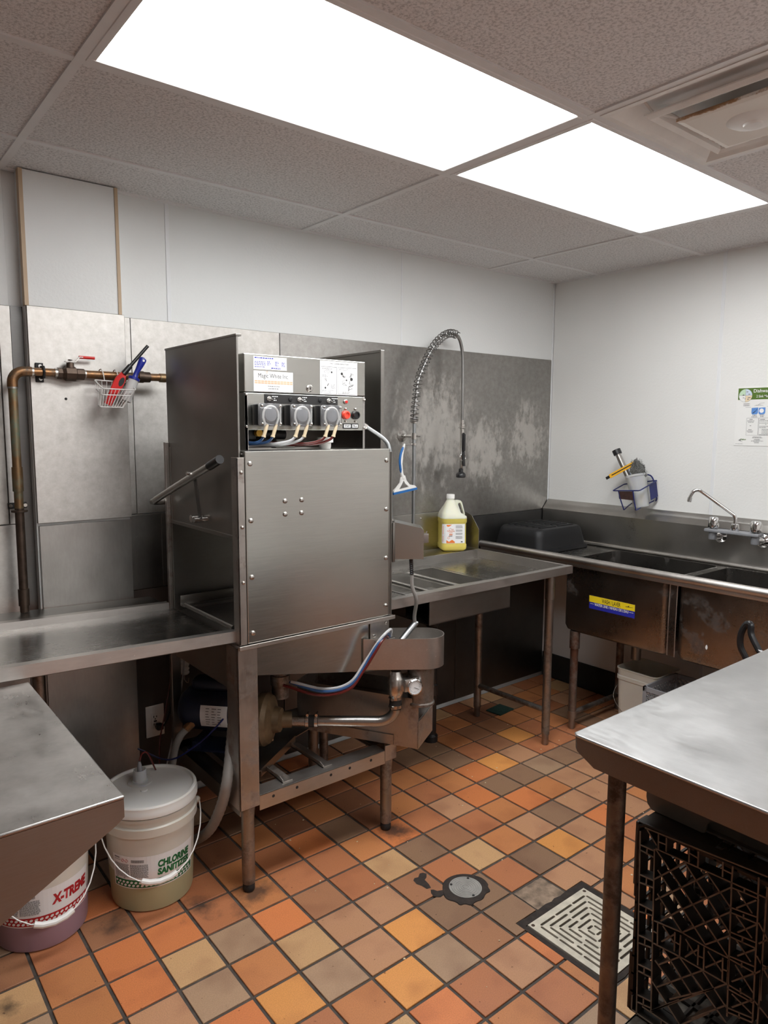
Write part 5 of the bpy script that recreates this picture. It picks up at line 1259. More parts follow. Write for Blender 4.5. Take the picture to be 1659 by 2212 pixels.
def ln_(u0, u1, v, h, seed=0):
    R3 = random.Random(seed+int(v*10000)); u = u0
    while u < u1:
        w = R3.uniform(.003, .008); b.quad(pp(u, v, 2), pp(min(u+w, u1), v, 2), pp(min(u+w, u1), v-h, 2), pp(u, v-h, 2)); u += w+.0016
for (u0, u1, v, h) in ((.036, .066, .087, .0040), (.036, .066, .095, .0040), (.082, .102, .143, .004), (.078, .106, .150, .0035), (.117, .138, .142, .004), (.119, .136, .149, .0035), (.070, .084, .163, .0042), (.060, .094, .170, .003), (.064, .090, .176, .003), (.072, .080, .193, .003), (.067, .082, .213, .004), (.060, .090, .219, .003), (.064, .088, .225, .003),
        (.120, .142, .163, .0042), (.118, .200, .170, .003), (.118, .190, .180, .0025), (.145, .152, .187, .0025), (.118, .195, .196, .0025), (.118, .150, .202, .0025), (.130, .190, .210, .0025), (.130, .180, .216, .0025), (.130, .195, .223, .0025), (.130, .170, .230, .0025), (.118, .190, .236, .0025),
        (.090, .130, .247, .0022), (.088, .135, .2515, .0028), (.098, .124, .258, .002), (.096, .126, .2625, .002), (.083, .140, .267, .0022), (.096, .122, .272, .002), (.099, .120, .276, .002), (.008, .045, .282, .0015)): ln_(u0, u1, v, h)
for (ax_, az_, bx_, bz_) in ((.046, .101, .072, .101), (.147, .098, .175, .098), (.088, .094, .130, .093), (.105, .092, .115, .083), (.115, .083, .135, .081), (.094, .092, .120, .090)): b.bar(pp(ax_, az_, 2), pp(bx_, bz_, 2), .0011, .0002, (1, 0, 0))
obj('print', b, M['ink_grey'], pst, smooth=0)
b = B()
for (u0, v0, u1, v1) in ((.056, .154, .112, .238), (.115, .154, .205, .238)):
    for (p, q) in (((u0, v0), (u1, v0)), ((u1, v0), (u1, v1)), ((u1, v1), (u0, v1)), ((u0, v1), (u0, v0))): b.bar(pp(*p, 2), pp(*q, 2), .0009, .0002, (1, 0, 0))
obj('box_outline', b, M['ink_grey'], pst, smooth=0)
for u0 in (.076, .110):
    pts = [(u0, .105), (u0+.031, .103), (u0+.031, .130), (u0+.026, .136), (u0+.005, .137), (u0, .131)]
    wsh = obj('basin_drawing', B().loft([[pp(u, v, 2) for u, v in pts], [pp(u, v, 1) for u, v in pts]]), M['sky_blue'], pst, smooth=0)
b = B().bar(pp(.082, .131, 3), pp(.094, .122, 3), .003, .0003, (1, 0, 0)).bar(pp(.094, .122, 3), pp(.104, .109, 3), .0015, .0003, (1, 0, 0)); obj('brush_drawing', b, M['ink'], pst, smooth=0)
b = B().lathe([(.0002, 0), (.0105, 0)], Vector(pp(.124, .119, 3)), 18, Matrix.Rotation(PI/2, 3, 'Y'), False, False); obj('plate_drawing', b, M['paper'], pst, smooth=0)
b = B(); b.quad(pp(.020, .264, 2), pp(.032, .256, 2), pp(.033, .266, 2), pp(.045, .272, 2)); obj('emblem', b, M['ink_grey'], pst, smooth=0)
obj('lettering', text_fit('Halton', .026, .009, onpost(.032, .263), .01, .15), M['olive'], pst, smooth=0)

# ------------------------------------------------------------------ copper pipe on the left
t = thing('copper_pipe', 'tarnished copper water pipe with valve on the left steel wall', 'pipe', (-3.057, -.088, 1.2))
pyy = -.090; zt = 1.777
obj('riser', B().cyl((-3.058, pyy, .926), (-3.057, pyy, 1.30), .0150, 18), M['bronze'], t, 'dark browned lower riser')
obj('riser', B().cyl((-3.057, pyy, 1.30), (-3.0565, pyy, 1.735), .0148, 18), M['copper_green'], t, 'green patinated upper riser')
obj('run', B().cyl((-3.015, pyy, zt), (-2.914, pyy, zt), .0143, 18), M['copper'], t)
obj('run', B().cyl((-2.815, pyy, zt), (-2.5, pyy, zt+.001), .0143, 18), M['copper'], t)
el = [Vector((-3.0165, pyy, 1.737)) + Vector((-.040*math.cos(a), 0, .040*math.sin(a))) for a in [PI/2*k/8 for k in range(9)]]
obj('elbow', B().tube([el[0]-Vector((0, 0, .015))]+el+[el[-1]+Vector((.022, 0, 0))], .0172, 18), M['copper'], t)
for p, q, r in (((-3.057, pyy, 1.36), (-3.057, pyy, 1.445), .0178), ((-2.60, pyy, zt), (-2.575, pyy, zt), .020), ((-2.62, pyy, zt), (-2.60, pyy, zt), .0225), ((-2.535, pyy, zt), (-2.512, pyy, zt), .0172), ((-3.058, pyy, .95), (-3.058, pyy, 1.01), .0185)):
    obj('coupling', B().cyl(p, q, r, 18), M['copper_green'] if r < .018 else M['bronze'], t)
for p, q in (((-3.0565, pyy, 1.716), (-3.0565, pyy, 1.722), ), ((-2.995, pyy, zt), (-2.988, pyy, zt)), ((-2.918, pyy, zt), (-2.908, pyy, zt)), ((-2.822, pyy, zt), (-2.812, pyy, zt))):
    obj('solder_joint', B().cyl(p, q, .0162, 18), M['solder'], t)
for (c, horiz) in (((-2.962, -.0595, zt), True), ((-3.043, -.0045, 1.302), False)):
    x, y, z = c; dz, dx = (.032, .0135) if horiz else (.009, .020)
    w = .032 if horiz else .018
    b = B().box((x-(.0135 if horiz else .034), y-.006, z-(.034 if horiz else .011)), (x+(.0135 if horiz else .028), y, z+(.034 if horiz else .011)), .002)
    ck = obj('clamp', b, M['black_matte'], t, 'black pipe clamp', smooth=0)
    if horiz: obj('strap', B().tube([(x+.006, y-.004, z-.020), (x+.006, pyy-.010, z-.018), (x+.006, pyy-.0175, z), (x+.006, pyy-.010, z+.018), (x+.006, y-.004, z+.020)], .0045, 8), M['black_matte'], ck)
    else: obj('strap', B().lathe([(.018, -.005), (.027, -.003), (.027, .003), (.018, .005)], (-3.057, pyy, z-.012), 18).bar((-3.048, -.01, z-.006), (-3.055, pyy, z-.011), .016, .004), M['bronze'], ck)
    obj('screw', B().cyl((x+(.002 if horiz else -.026), y-.010, z+(.022 if horiz else 0)), (x+(.002 if horiz else -.026), y, z+(.022 if horiz else 0)), .0065, 10).cyl((x+(.002 if horiz else .022), y-.010, z-(.022 if horiz else 0)), (x+(.002 if horiz else .022), y, z-(.022 if horiz else 0)), .0065, 10), M['zinc'], ck)
Ry = Matrix.Rotation(PI/2, 3, 'Y')
vv = obj('ball_valve', B().lathe([(.020, -.045), (.020, -.030), (.018, -.028), (.026, -.018), (.026, .016), (.020, .020), (.020, .046), (.016, .048)], (-2.864, pyy, zt-.001), 8, Ry).cyl((-2.864, pyy, zt+.01), (-2.864, pyy, zt+.038), .013, 14), M['bronze'], t, 'brown bronze ball valve')
obj('stem_nut', B().cyl((-2.864, pyy, zt+.036), (-2.864, pyy, zt+.050), .008, 6), M['zinc'], vv)
obj('valve_handle', B().bar((-2.882, pyy, zt+.042), (-2.845, pyy, zt+.042), .016, .003).bar((-2.846, pyy, zt+.042), (-2.832, pyy, zt+.060), .014, .003, (0, 0, 1)).bar((-2.833, pyy, zt+.060), (-2.82, pyy, zt+.060), .014, .003), M['zinc'], vv, smooth=0)
obj('handle_sleeve', B().tube([(-2.833, pyy, zt+.0602), (-2.778, pyy, zt+.0595)], .0055, 10), M['red'], vv, 'red vinyl handle sleeve')

# ------------------------------------------------------------------ white wire basket hung on the pipe
t = thing('wire_basket', 'small white wire basket hanging from the copper pipe', 'basket', (-2.72, -.15, 1.66))
W_ = M['white']
FT = [Vector((-2.780, -.178, 1.723)), Vector((-2.660, -.178, 1.722)), Vector((-2.662, -.112, 1.752)), Vector((-2.790, -.112, 1.757))]
FB = [Vector((-2.788, -.172, 1.658)), Vector((-2.708, -.172, 1.657)), Vector((-2.695, -.118, 1.662)), Vector((-2.78, -.118, 1.664))]
obj('rim', B().tube(rnd_loop(FT, .01), .0022, 6, True), W_, t)
mid = [a.lerp(c, .33) for a, c in zip(FT, FB)]; obj('rim', B().tube(rnd_loop(mid, .01), .0018, 6, True), W_, t)
b = B()
for (i0, i1, n) in ((0, 1, 9), (1, 2, 5), (2, 3, 7), (3, 0, 5)):
    for k in range(n):
        f = (k+.5)/n; b.tube([FT[i0].lerp(FT[i1], f), FB[i0].lerp(FB[i1], f)], .0011, 5)
b.tube(FB, .0018, 6, True)
for k in range(7):
    f = (k+.5)/7; b.tube([FB[0].lerp(FB[1], f), FB[3].lerp(FB[2], f)], .0011, 5)
obj('side_wires', b, W_, t)
for x in (-2.752, -2.700):
    obj('hook', B().tube(smooth_path([(x, -.112, 1.754), (x-.004, -.113, 1.780), (x-.007, -.108, 1.795), (x-.008, -.090, 1.7975), (x-.008, -.072, 1.790)], 4), .0020, 6), W_, t)
# lighter
t = thing('lighter', 'red long-neck gas lighter with black nozzle in the wire basket', 'lighter', (-2.71, -.145, 1.67))
ly = -.150
o0, o1 = Vector((-2.757, ly, 1.668)), Vector((-2.693, ly, 1.785)); d_ = (o1-o0).normalized(); s_ = Vector((d_.z, 0, -d_.x))
prof = [(0, .013), (.03, .014), (.055, .016), (.085, .019), (.105, .018), (.125, .012), (.134, .009)]
poly = [o0+d_*a+s_*w for a, w in prof] + [o0+d_*a-s_*w for a, w in reversed(prof)]
th_ = Vector((0, .009, 0))
obj('body', B().loft([[p-th_*.6+(o0.lerp(o1, .5)-p)*.06 for p in poly], [p-th_*.45 for p in poly], [p+th_*.45 for p in poly], [p+th_*.6+(o0.lerp(o1, .5)-p)*.06 for p in poly]]), M['red'], t)
tg = [o0+d_*(.098+.018*math.cos(a))+s_*(.006+.009*math.sin(a)) for a in [2*PI*k/16 for k in range(16)]]
obj('trigger_hole', B().loft([[p+Vector((0, -.0062, 0)) for p in tg], [p+Vector((0, .0, 0)) for p in tg]]), M['ink'], t, 'black trigger opening')
n0 = o0+d_*.128; n1 = Vector((-2.668, ly, 1.812)); n2 = Vector((-2.600, ly, 1.889))
obj('nozzle', B().tube([n0, n1, n1+(n2-n1)*.02, n2], [.011, .0095, .0065, .0062], 12), M['black'], t, 'black barrel')
t = thing('lint_roller', 'blue-handled lint roller beside the lighter in the wire basket', 'roller', (-2.67, -.140, 1.67))
ry_ = -.140
obj('handle', B().tube(smooth_path([(-2.651, ry_, 1.768), (-2.643, ry_, 1.788), (-2.630, ry_, 1.812), (-2.617, ry_, 1.838), (-2.612, ry_, 1.846)], 4), [.012, .0105, .0095, .009, .009, .0092, .0098, .0105, .0115, .0125, .0132, .0138, .0140, .0130, .010, .005, .002][:17], 14), M['blue'], t)
obj('hang_hole', B().cyl((-2.6185, ry_-.0139, 1.833), (-2.6185, ry_-.0125, 1.833), .0042, 12), M['paper'], t)
rd = Vector((-.38, 0, -.925)).normalized()
obj('collar', B().cyl(Vector((-2.651, ry_, 1.770)), Vector((-2.651, ry_, 1.770))+rd*.010, .021, 20), M['blue'], t)
obj('roll', B().cyl(Vector((-2.6548, ry_, 1.7607)), Vector((-2.651, ry_, 1.770))+rd*.095, .019, 20), plain('roller_paper', (.62, .61, .60), .6), t, 'pale paper roll')

# ------------------------------------------------------------------ chemical pails
def hd2(name, c, tr=.0):
    m, nt, bs = newmat(name); v = coord(nt); n = noise(nt, v, 5, 3); r = ramp(nt, n.outputs[0], [(.3, mul(c, .95)), (.7, c)]); L(nt, r.outputs[0], bs.inputs['Base Color'])
    bs.inputs['Roughness'].default_value = .36; bs.inputs['Subsurface Weight'].default_value = .25; bs.inputs['Subsurface Radius'].default_value = (.02, .018, .012); bs.inputs['Subsurface Scale'].default_value = .5; return m
M['pail'] = hd2('pail_hdpe', (.66, .64, .57)); M['pail_white'] = hd2('pail_lid_white', (.74, .73, .70))
def pail(cx, cy_, face, label, title, tcol, liquid, lid_kind, level, tilt, handle_ang):
    t = thing('chemical_pail', label, 'bucket', (cx, cy_, 0), 'chemical pails on the floor')
    c = (cx, cy_, 0)
    lower = [(.120, .001), (.132, .004), (.1345, .014), (.1345+.012*level/.3, level)]
    obj('liquid', B().lathe(lower, c, 48), liquid, t, 'tinted liquid showing through the pail wall')
    body = [(.1345+.012*level/.3, level+.0003), (.1455, .262), (.1455, .268), (.155, .270), (.1555, .298), (.149, .302), (.1495, .318), (.153, .320), (.153, .330), (.1495, .332), (.1495, .345)]
    obj('pail_wall', B().lathe(body, c, 48, cap0=False), M['pail'], t)
    if lid_kind:
        obj('lid', B().lathe([(.157, .336), (.1585, .338), (.1585, .352), (.1565, .356), (.156, .369), (.152, .374), (.146, .374), (.143, .366), (.135, .3655), (.03, .3655)], c, 48, cap0=False), M['pail_white'], t, 'white snap-on lid')
        lx, ly2 = cx-.012, cy_+.055
        sp_ = obj('spout_fitting', B().lathe([(.040, .366), (.040, .370), (.026, .371), (.026, .374), (.023, .376), (.021, .412), (.019, .412), (.019, .38)], (lx, ly2, 0), 24, cap0=False, cap1=False), M['frost'], t, 'translucent spout fitting')
        obj('dip_tube', B().tube([(lx, ly2, .372), (lx, ly2, .425), (lx, ly2, .440)], [.008, .008, .004], 12), M['dull_grey'], sp_)
        obj('vent_plug', B().lathe([(.012, .366), (.011, .369), (.002, .370)], (cx-.022, cy_-.01, 0), 18), M['pail_white'], t)
    else:
        obj('lid', B().lathe([(.157, .336), (.1585, .338), (.1585, .352), (.1565, .356), (.156, .369), (.152, .374), (.146, .374), (.143, .366), (.01, .3655)], c, 48, cap0=False), M['pail_white'], t, 'white snap-on lid')
    # label
    def rad(z): return .1345+.011*(z-.014)/.25
    W2 = .30; z0, z1 = .088, .202
    def on(u, v, off): a = face+(u-W2/2)/.141; r = rad(z0+v)+off; return (cx+r*math.cos(a), cy_+r*math.sin(a), z0+v)
    def patch(nm, u0, v0, u1, v1, m, par, off, lab=None):
        b = B(); n = 24
        for k in range(n):
            a_, c_ = u0+(u1-u0)*k/n, u0+(u1-u0)*(k+1)/n
            b.quad(on(a_, v0, off), on(c_, v0, off), on(c_, v1, off), on(a_, v1, off))
        return obj(nm, b, m, par, lab)
    lb = patch('pail_label', 0, 0, W2, z1-z0, M['paper'], t, .0008, 'printed paper label')
    patch('dot_band', .006, .004, W2-.006, .031, tcol[1], lb, .0014)
    b = B()
    for r in range(2):
        for k in range(19):
            u = .014+k*.0145+(.006 if r else 0); v = .0115+.0105*(1-r)
            pts = [(u+.0052*math.cos(a)*(1.0), v+.0043*math.sin(a)+.0012*math.cos(a)) for a in [2*PI*q/9 for q in range(9)]]
            b.bm.faces.new([b.bm.verts.new(on(p, q, .0019)) for p, q in pts])
    obj('dots', b, M['paper'], lb, smooth=0)
    k0 = 0
    for s, u0, v0, w, h in title:
        me_b = text_fit(s, w, h, lambda u, v, u0=u0, v0=v0: on(u0+u, v0+v, .0016), .055, .12)
        obj('lettering', me_b, tcol[0], lb, smooth=0)
    b = B(); R3 = random.Random(int(cx*-100))
    for (u0, u1) in ((.010, .066), (.070, .128)):
        for r in range(14):
            v = .084-r*.0034; u = u0
            while u < u1-.004:
                w = R3.uniform(.003, .009); e = min(u+w, u1); b.quad(on(u, v, .0015), on(e, v, .0015), on(e, v+.0020, .0015), on(u, v+.0020, .0015)); u = e+.0012
    for (u0, u1, v, h) in ((.010, .032, .103, .005), (.010, .034, .097, .002), (.012, .050, .034, .003)): b.quad(on(u0, v, .0015), on(u1, v, .0015), on(u1, v+h, .0015), on(u0, v+h, .0015))
    for k in range(16):
        u = .074+k*.0026; b.quad(on(u, .093, .0015), on(u+.0016*(1+k % 2*.4), .093, .0015), on(u+.0016*(1+k % 2*.4), .103, .0015), on(u, .103, .0015))
    obj('print', b, M['ink_grey'], lb, smooth=0)
    b = B()
    for u in (.044, .058):
        pts = [(u-.006, .098), (u, .092), (u+.006, .098), (u, .104)]
        for (p, q) in zip(pts, pts[1:]+pts[:1]): b.bar(on(*p, .0016), on(*q, .0016), .001, .0004, (0, 0, 1))
    obj('hazard_diamond', b, M['ink_red'], lb, smooth=0)
    # bail handle hanging down at the front
    ha = handle_ang; e0 = Vector((cx+.158*math.cos(ha+PI/2), cy_+.158*math.sin(ha+PI/2), .285)); e1 = Vector((cx+.158*math.cos(ha-PI/2), cy_+.158*math.sin(ha-PI/2), .285))
    out = Vector((math.cos(ha), math.sin(ha), 0)); side = (e1-e0).normalized(); pts = []
    for k in range(17):
        a = PI*k/16; pts.append(Vector((cx, cy_, .285)) - side*(.166*math.cos(a)) + out*(.185*math.sin(a)) + Vector((0, 0, -tilt*math.sin(a))))
    bl_ = obj('bail', B().tube(pts, .0022, 6), M['white'], t, 'white wire bail handle')
    gp = pts[6:11]; obj('bail_grip', B().tube([gp[0].lerp(gp[1], .3)]+gp[1:4]+[gp[3].lerp(gp[4], .7)], .0095, 10), M['white'], bl_, 'ribbed white plastic grip')
    for e_ in (e0, e1): obj('bail_ear', B().sphere(e_, .012, 10), M['pail'], t)
fa = math.atan2(-2.285, -.79)+.06
M['liq_green'] = hd2('chlorine_tint', (.44, .42, .25)); M['liq_purple'] = hd2('detergent_tint', (.34, .22, .27))
pail(-2.795, -.545, fa, 'white pail labelled CHLORINE SANITIZER in green, with lid spout', [('CHLORINE', .158, .068, .118, .026), ('SANITIZER', .156, .041, .122, .024)], (M['ink_green'], M['ink_green']), M['liq_green'], True, .135, .150, fa+.05)
pail(-3.140, -.505, math.atan2(-2.30, -.40)+.10, 'purple-tinted pail with red X-TREME label, half hidden by the counter', [('X-TREME', .160, .056, .128, .034)], (M['ink_red'], M['ink_red']), M['liq_purple'], False, .125, .170, math.atan2(-2.30, -.40)+.15)
# ------------------------------------------------------------------ floor drains
t = thing('floor_cleanout', 'round ribbed metal clean-out cover set in the tile floor', 'drain cover', (-1.948, -1.224, 0))
prof = [(.057, .0), (.057, .0040)]
for r in (.050, .042, .034, .026, .018, .010):
    prof += [(r+.0022, .0040), (r+.0012, .0026), (r-.0012, .0026), (r-.0022, .0040)]
prof += [(.001, .0042)]
obj('cover', B().lathe(prof, (-1.948, -1.224, 0), 48), plain('worn_nickel', (.40, .385, .36), .45, .35, .15, 30), t)
for a in (.6, 2.2, 4.5):
    obj('screw', B().cyl((-1.948+.050*math.cos(a), -1.224+.050*math.sin(a), .003), (-1.948+.050*math.cos(a), -1.224+.050*math.sin(a), .0052), .0045, 10), M['base_black'], t)
t = thing('floor_grate', 'square cream slotted floor drain grate partly behind the table leg', 'drain grate', (-1.776, -1.630, 0))
gx0, gx1, gy0, gy1 = -1.924, -1.627, -1.776, -1.482
M['grate'] = plain('grate_enamel', lin('#cdc5b4'), .45, var=.2, scale=22, bmp=.1, bscale=80)
def capsule(u0, v0, u1, v1, r, n=5):
    a = math.atan2(v1-v0, u1-u0); P_ = []
    for k in range(n+1): P_.append((u1+r*math.cos(a-PI/2+PI*k/n), v1+r*math.sin(a-PI/2+PI*k/n)))
    for k in range(n+1): P_.append((u0+r*math.cos(a+PI/2+PI*k/n), v0+r*math.sin(a+PI/2+PI*k/n)))
    return P_
holes = []; hw_ = (gx1-gx0)/2
for q in range(4):
    ca, sa = math.cos(q*PI/2), math.sin(q*PI/2)
    def rt_(u, v): return (u*ca-v*sa, u*sa+v*ca)
    for i in range(6):
        d = .017+i*.0208; L_ = d-.008
        segs = [(-L_, L_)] if i < 2 else ([(-L_, -.010), (.010, L_)] if i != 5 else [(-L_, -.050), (-.036, .040), (.054, L_)])
        if i == 3: segs = [(-L_, -.02), (-.006, L_)]
        for (a_, c_) in segs:
            if c_-a_ < .008: continue
            p0, p1 = rt_(a_, d), rt_(c_, d); holes.append(capsule(*p0, *p1, .0042))
sqo = [(-hw_, -hw_), (hw_, -hw_), (hw_, hw_), (-hw_, hw_)]
b = B().mesh(plate_curve(sqo, holes, .006)).xf(Matrix.Translation(((gx0+gx1)/2, (gy0+gy1)/2, -.0015)))
obj('grate_plate', b, M['grate'], t, smooth=0)
obj('sump', B().box((gx0+.004, gy0+.004, -.0052), (gx1-.004, gy1-.004, -.0046)), M['base_black'], t, smooth=0)
for sx in (-1, 1):
    for sy in (-1, 1):
        obj('screw', B().lathe([(.0065, .0012), (.005, .0028), (.001, .003)], ((gx0+gx1)/2+sx*(hw_-.012), (gy0+gy1)/2+sy*(hw_-.012), 0), 12), M['bronze'], t)
solo('green_pad', B().box((-.065, -.050, .0015), (.065, .050, .009), .003).xf(Matrix.Translation((-.680, -.243, 0)) @ Matrix.Rotation(math.radians(6), 4, 'Z')), plain('green_fibre', lin('#16332b'), .9, var=.3, scale=60, bmp=.5, bscale=200), 'dark green scouring pad lying on the floor tiles', 'pad', smooth=0)

# ------------------------------------------------------------------ black drain pipe, hoses, cords, outlet
t = thing('drain_pipe', 'black plastic drain standpipe under the scrap basin', 'pipe', (-1.25, -.285, 0))
obj('pipe_body', B().lathe([(.036, .001), (.036, .03), (.027, .04), (.027, .24), (.033, .245), (.033, .30), (.027, .305), (.027, .60), (.032, .605), (.032, .64), (.027, .645), (.027, .785)], (-1.25, -.285, 0), 20), M['black'], t)
obj('pipe_label', B().box((-.009, -.0005, -.006), (.009, .0005, .006)).xf(Matrix.Translation((-1.262, -.3165, .672))), M['cream'], t, smooth=0)
solo('flex_hose', B().tube(smooth_path([(-2.447, -0.52, 0.71), (-2.476, -0.56, 0.658), (-2.526, -0.64, 0.558), (-2.567, -0.7, 0.49), (-2.604, -0.743, 0.403), (-2.607, -0.703, 0.303), (-2.607, -0.612, 0.177), (-2.604, -0.483, 0.073), (-2.612, -.40, .030), (-2.620, -.27, .020), (-2.60, -.12, .020)], 10), [.0190 if k % 2 else .0178 for k in range(101)], 14), M['conduit'], 'ribbed grey flexible hose curving down to the floor behind the white pail', 'hose')
pts = smooth_path([(-2.47, -.09, .80), (-2.47, -.09, .70), (-2.468, -.09, .63), (-2.468, -.09, .565)], 12)
t = thing('corrugated_hose', 'short white corrugated hose hanging under the left dish table', 'hose', (-2.468, -.09, .565))
obj('hose_body', B().tube(pts, [.019 if k % 3 else .014 for k in range(len(pts))], 14), M['white'], t)
obj('end_hook', B().tube(smooth_path([(-2.468, -.09, .57), (-2.470, -.09, .54), (-2.455, -.09, .525), (-2.452, -.09, .545)], 5), .002, 6), M['zinc'], t)
t = thing('wall_outlet', 'white electrical outlet on the dark wall below the dish table', 'outlet', (-2.570, -.004, .36))
obj('cover_plate', B().box((-2.608, -.0085, .293), (-2.530, -.0025, .429), .003), M['white'], t)
obj('receptacle', B().box((-2.586, -.0105, .325), (-2.552, -.0080, .395), .002), M['white'], t)
b = B()
for z in (.376, .343): b.box((-2.577, -.0112, z), (-2.574, -.0103, z+.009)).box((-2.565, -.0112, z), (-2.562, -.0103, z+.008)).cyl((-2.5695, -.0112, z-.006), (-2.5695, -.0103, z-.006), .0028, 8)
b.box((-2.576, -.0114, .358), (-2.563, -.0103, .364))
obj('slots', b, M['ink'], t, smooth=0)
t = thing('power_cord', 'black cord plugged into the white outlet', 'cord', (-2.552, -.03, .34))
obj('plug', B().box((-2.573, -.045, .328), (-2.545, -.0115, .352), .006), M['black'], t)
obj('cable', B().tube(smooth_path([(-2.557, -.043, .34), (-2.54, -.06, .37), (-2.52, -.07, .45), (-2.515, -.075, .56), (-2.53, -.07, .66), (-2.54, -.07, .80)], 6), .0045, 8), M['black'], t)
solo('thin_red_tube', B().tube(smooth_path([(-2.52, -.09, .82), (-2.53, -.10, .60), (-2.56, -.11, .45), (-2.60, -.14, .34), (-2.66, -.28, .30), (-2.72, -.42, .345), (-2.770, -.475, .45), (-2.795, -.488, .465), (-2.806, -.4895, .442)], 7), .0030, 7), M['hose_red'], 'thin dark red dosing tube hanging in front of the outlet', 'tube')
solo('thin_clear_tube', B().tube(smooth_path([(-2.48, -.13, .82), (-2.49, -.135, .62), (-2.52, -.14, .45), (-2.56, -.17, .34), (-2.61, -.20, .20), (-2.63, -.20, .05), (-2.64, -.19, .006)], 7), .0035, 7), M['hose_grey'], 'thin clear dosing tube hanging beside the motor', 'tube')
solo('blue_cable', B().tube(smooth_path([(-2.36, -.36, .63), (-2.395, -.47, .600), (-2.452, -.49, .548), (-2.530, -.50, .487), (-2.60, -.475, .428), (-2.67, -.40, .37), (-2.71, -.20, .35)], 7), .0032, 7), M['blue_wire'], 'thin blue cable slanting across the dark motor', 'cable')
t = thing('motor_conduit', 'grey conduit with orange-brown fitting running down from the motor', 'conduit', (-2.62, -.36, .03))
obj('conduit_body', B().tube(smooth_path([(-2.585, -.385, .465), (-2.612, -.370, .43), (-2.628, -.350, .36), (-2.640, -.335, .22), (-2.643, -.33, .02)], 7), .0135, 12), M['conduit'], t)
obj('conduit_fitting', B().tube([(-2.560, -.392, .492), (-2.590, -.382, .460)], [.019, .0165], 10), M['copper'], t, 'brownish conduit fitting')

# ------------------------------------------------------------------ crates and tubs under the right worktable
t = thing('milk_crate', 'black lattice milk crate standing on end under the right worktable', 'crate', (-1.99, -2.125, .156))
cxf, czt, czb, cya, cyb = -2.128, .650, .157, -1.965, -2.292
CM = M['crate_black']
P2 = lambda y, z: (cxf, y, z)
lat = B(); edge = B()
SEG = """1972 631 1986 158;2010 604 2023 195;1983 645 2261 667;2013 607 2265 620;1974 597 2010 599;1975 584 2010 583;1977 522 2012 525;1978 502 2012 507;1979 447 2014 449;1980 428 2015 437;1980 367 2017 371;1981 347 2018 355;1981 291 2019 297;1982 274 2020 279;1984 211 2022 218;1985 192 2023 201;1992 598 1991 581;1994 523 1994 504;1997 448 1996 430;1998 369 1998 351;2000 295 2000 274;2002 216 2003 196;2018 646 2020 609;2038 646 2039 612;2093 648 2094 614;2114 650 2115 614;2169 653 2170 619;2190 654 2190 617;2244 657 2245 610;2020 627 2038 629;2095 636 2114 634;2171 636 2189 636;1989 643 2015 616;2190 618 2199 305;2246 610 2252 330;2013 606 2195 442;2087 606 2194 499;2138 608 2191 559;2021 557 2142 442;2023 498 2087 439;2014 530 2090 612;2019 480 2113 580;2113 580 2139 609;2035 436 2086 495;2086 495 2189 604;2087 437 2191 548;2142 441 2194 494;2015 426 2088 438;2088 438 2141 437;2141 437 2194 441;2194 441 2250 442;2017 369 2085 376;2085 376 2194 380;2194 380 2252 380;2028 428 2030 371;2071 429 2072 381;2085 430 2085 376;2127 431 2128 382;2140 434 2142 378;2182 434 2184 381;2194 436 2195 381;2018 399 2028 400;2072 405 2084 405;2128 405 2141 407;2184 408 2195 410;2041 427 2070 402;2040 386 2069 421;2097 427 2123 402;2098 383 2125 418;2149 429 2182 401;2146 388 2180 427;2022 271 2062 238;2026 329 2093 282;2045 370 2121 301;2085 375 2198 289;2141 374 2196 325;2035 323 2085 375;2035 265 2140 377;2067 255 2167 350;2025 196 2193 379;2062 238 2114 192;2122 245 2196 330;2191 605 2245 610;2191 559 2247 568;2192 548 2246 554;2192 503 2248 511;2193 492 2248 498;2195 447 2249 456;2195 370 2250 373;2196 325 2252 338;2197 315 2252 328;2203 605 2236 571;2203 564 2242 604;2204 547 2239 516;2209 511 2246 551;2208 492 2240 462;2212 458 2247 495;2209 435 2249 396;2204 392 2248 440;2206 364 2249 347;2208 333 2250 381;2250 558 2272 528;2253 512 2271 533;2251 483 2277 448;2250 441 2275 473;2252 380 2283 360;2261 479 2265 389;2217 617 2217 606;2219 559 2219 548;2220 505 2220 493;2222 448 2222 437;2223 389 2224 376;2224 329 2224 318"""

for g_ in SEG.split(';'):                      # ribs of the moulded lattice, mm across and up the crate's base
    y0, z0, y1, z1 = [int(v)/1000 for v in g_.split()]
    lat.bar((cxf+.015, -y0, z0), (cxf+.015, -y1, z1), .0030, .030, (1, 0, 0))
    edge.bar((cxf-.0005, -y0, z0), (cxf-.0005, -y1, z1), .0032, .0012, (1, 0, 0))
for (y0, z0, y1, z1) in ((1.972, .162, 2.288, .162), (2.000, .190, 2.288, .190), (2.288, .162, 2.288, .645), (2.262, .19, 2.262, .645), (1.972, .162, 1.972, .20), (2.05, .162, 2.05, .19), (2.12, .162, 2.12, .19), (2.19, .162, 2.19, .19), (2.02, .19, 2.09, .27), (2.08, .19, 2.16, .285), (2.20, .19, 2.26, .25), (2.26, .19, 2.20, .25), (2.262, .33, 2.288, .33), (2.262, .47, 2.288, .47)):
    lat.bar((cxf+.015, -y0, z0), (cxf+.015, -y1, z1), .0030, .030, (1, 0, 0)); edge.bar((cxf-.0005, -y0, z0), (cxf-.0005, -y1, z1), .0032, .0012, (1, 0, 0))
bl0 = obj('base_lattice', lat, CM, t, 'moulded diagonal lattice base of the crate', smooth=0)
obj('lit_edges', edge, M['crate_edge'], bl0, 'pale rib edges, coloured as if lit', smooth=0)  # strips carry the light on the rib fronts as colour
b = B()
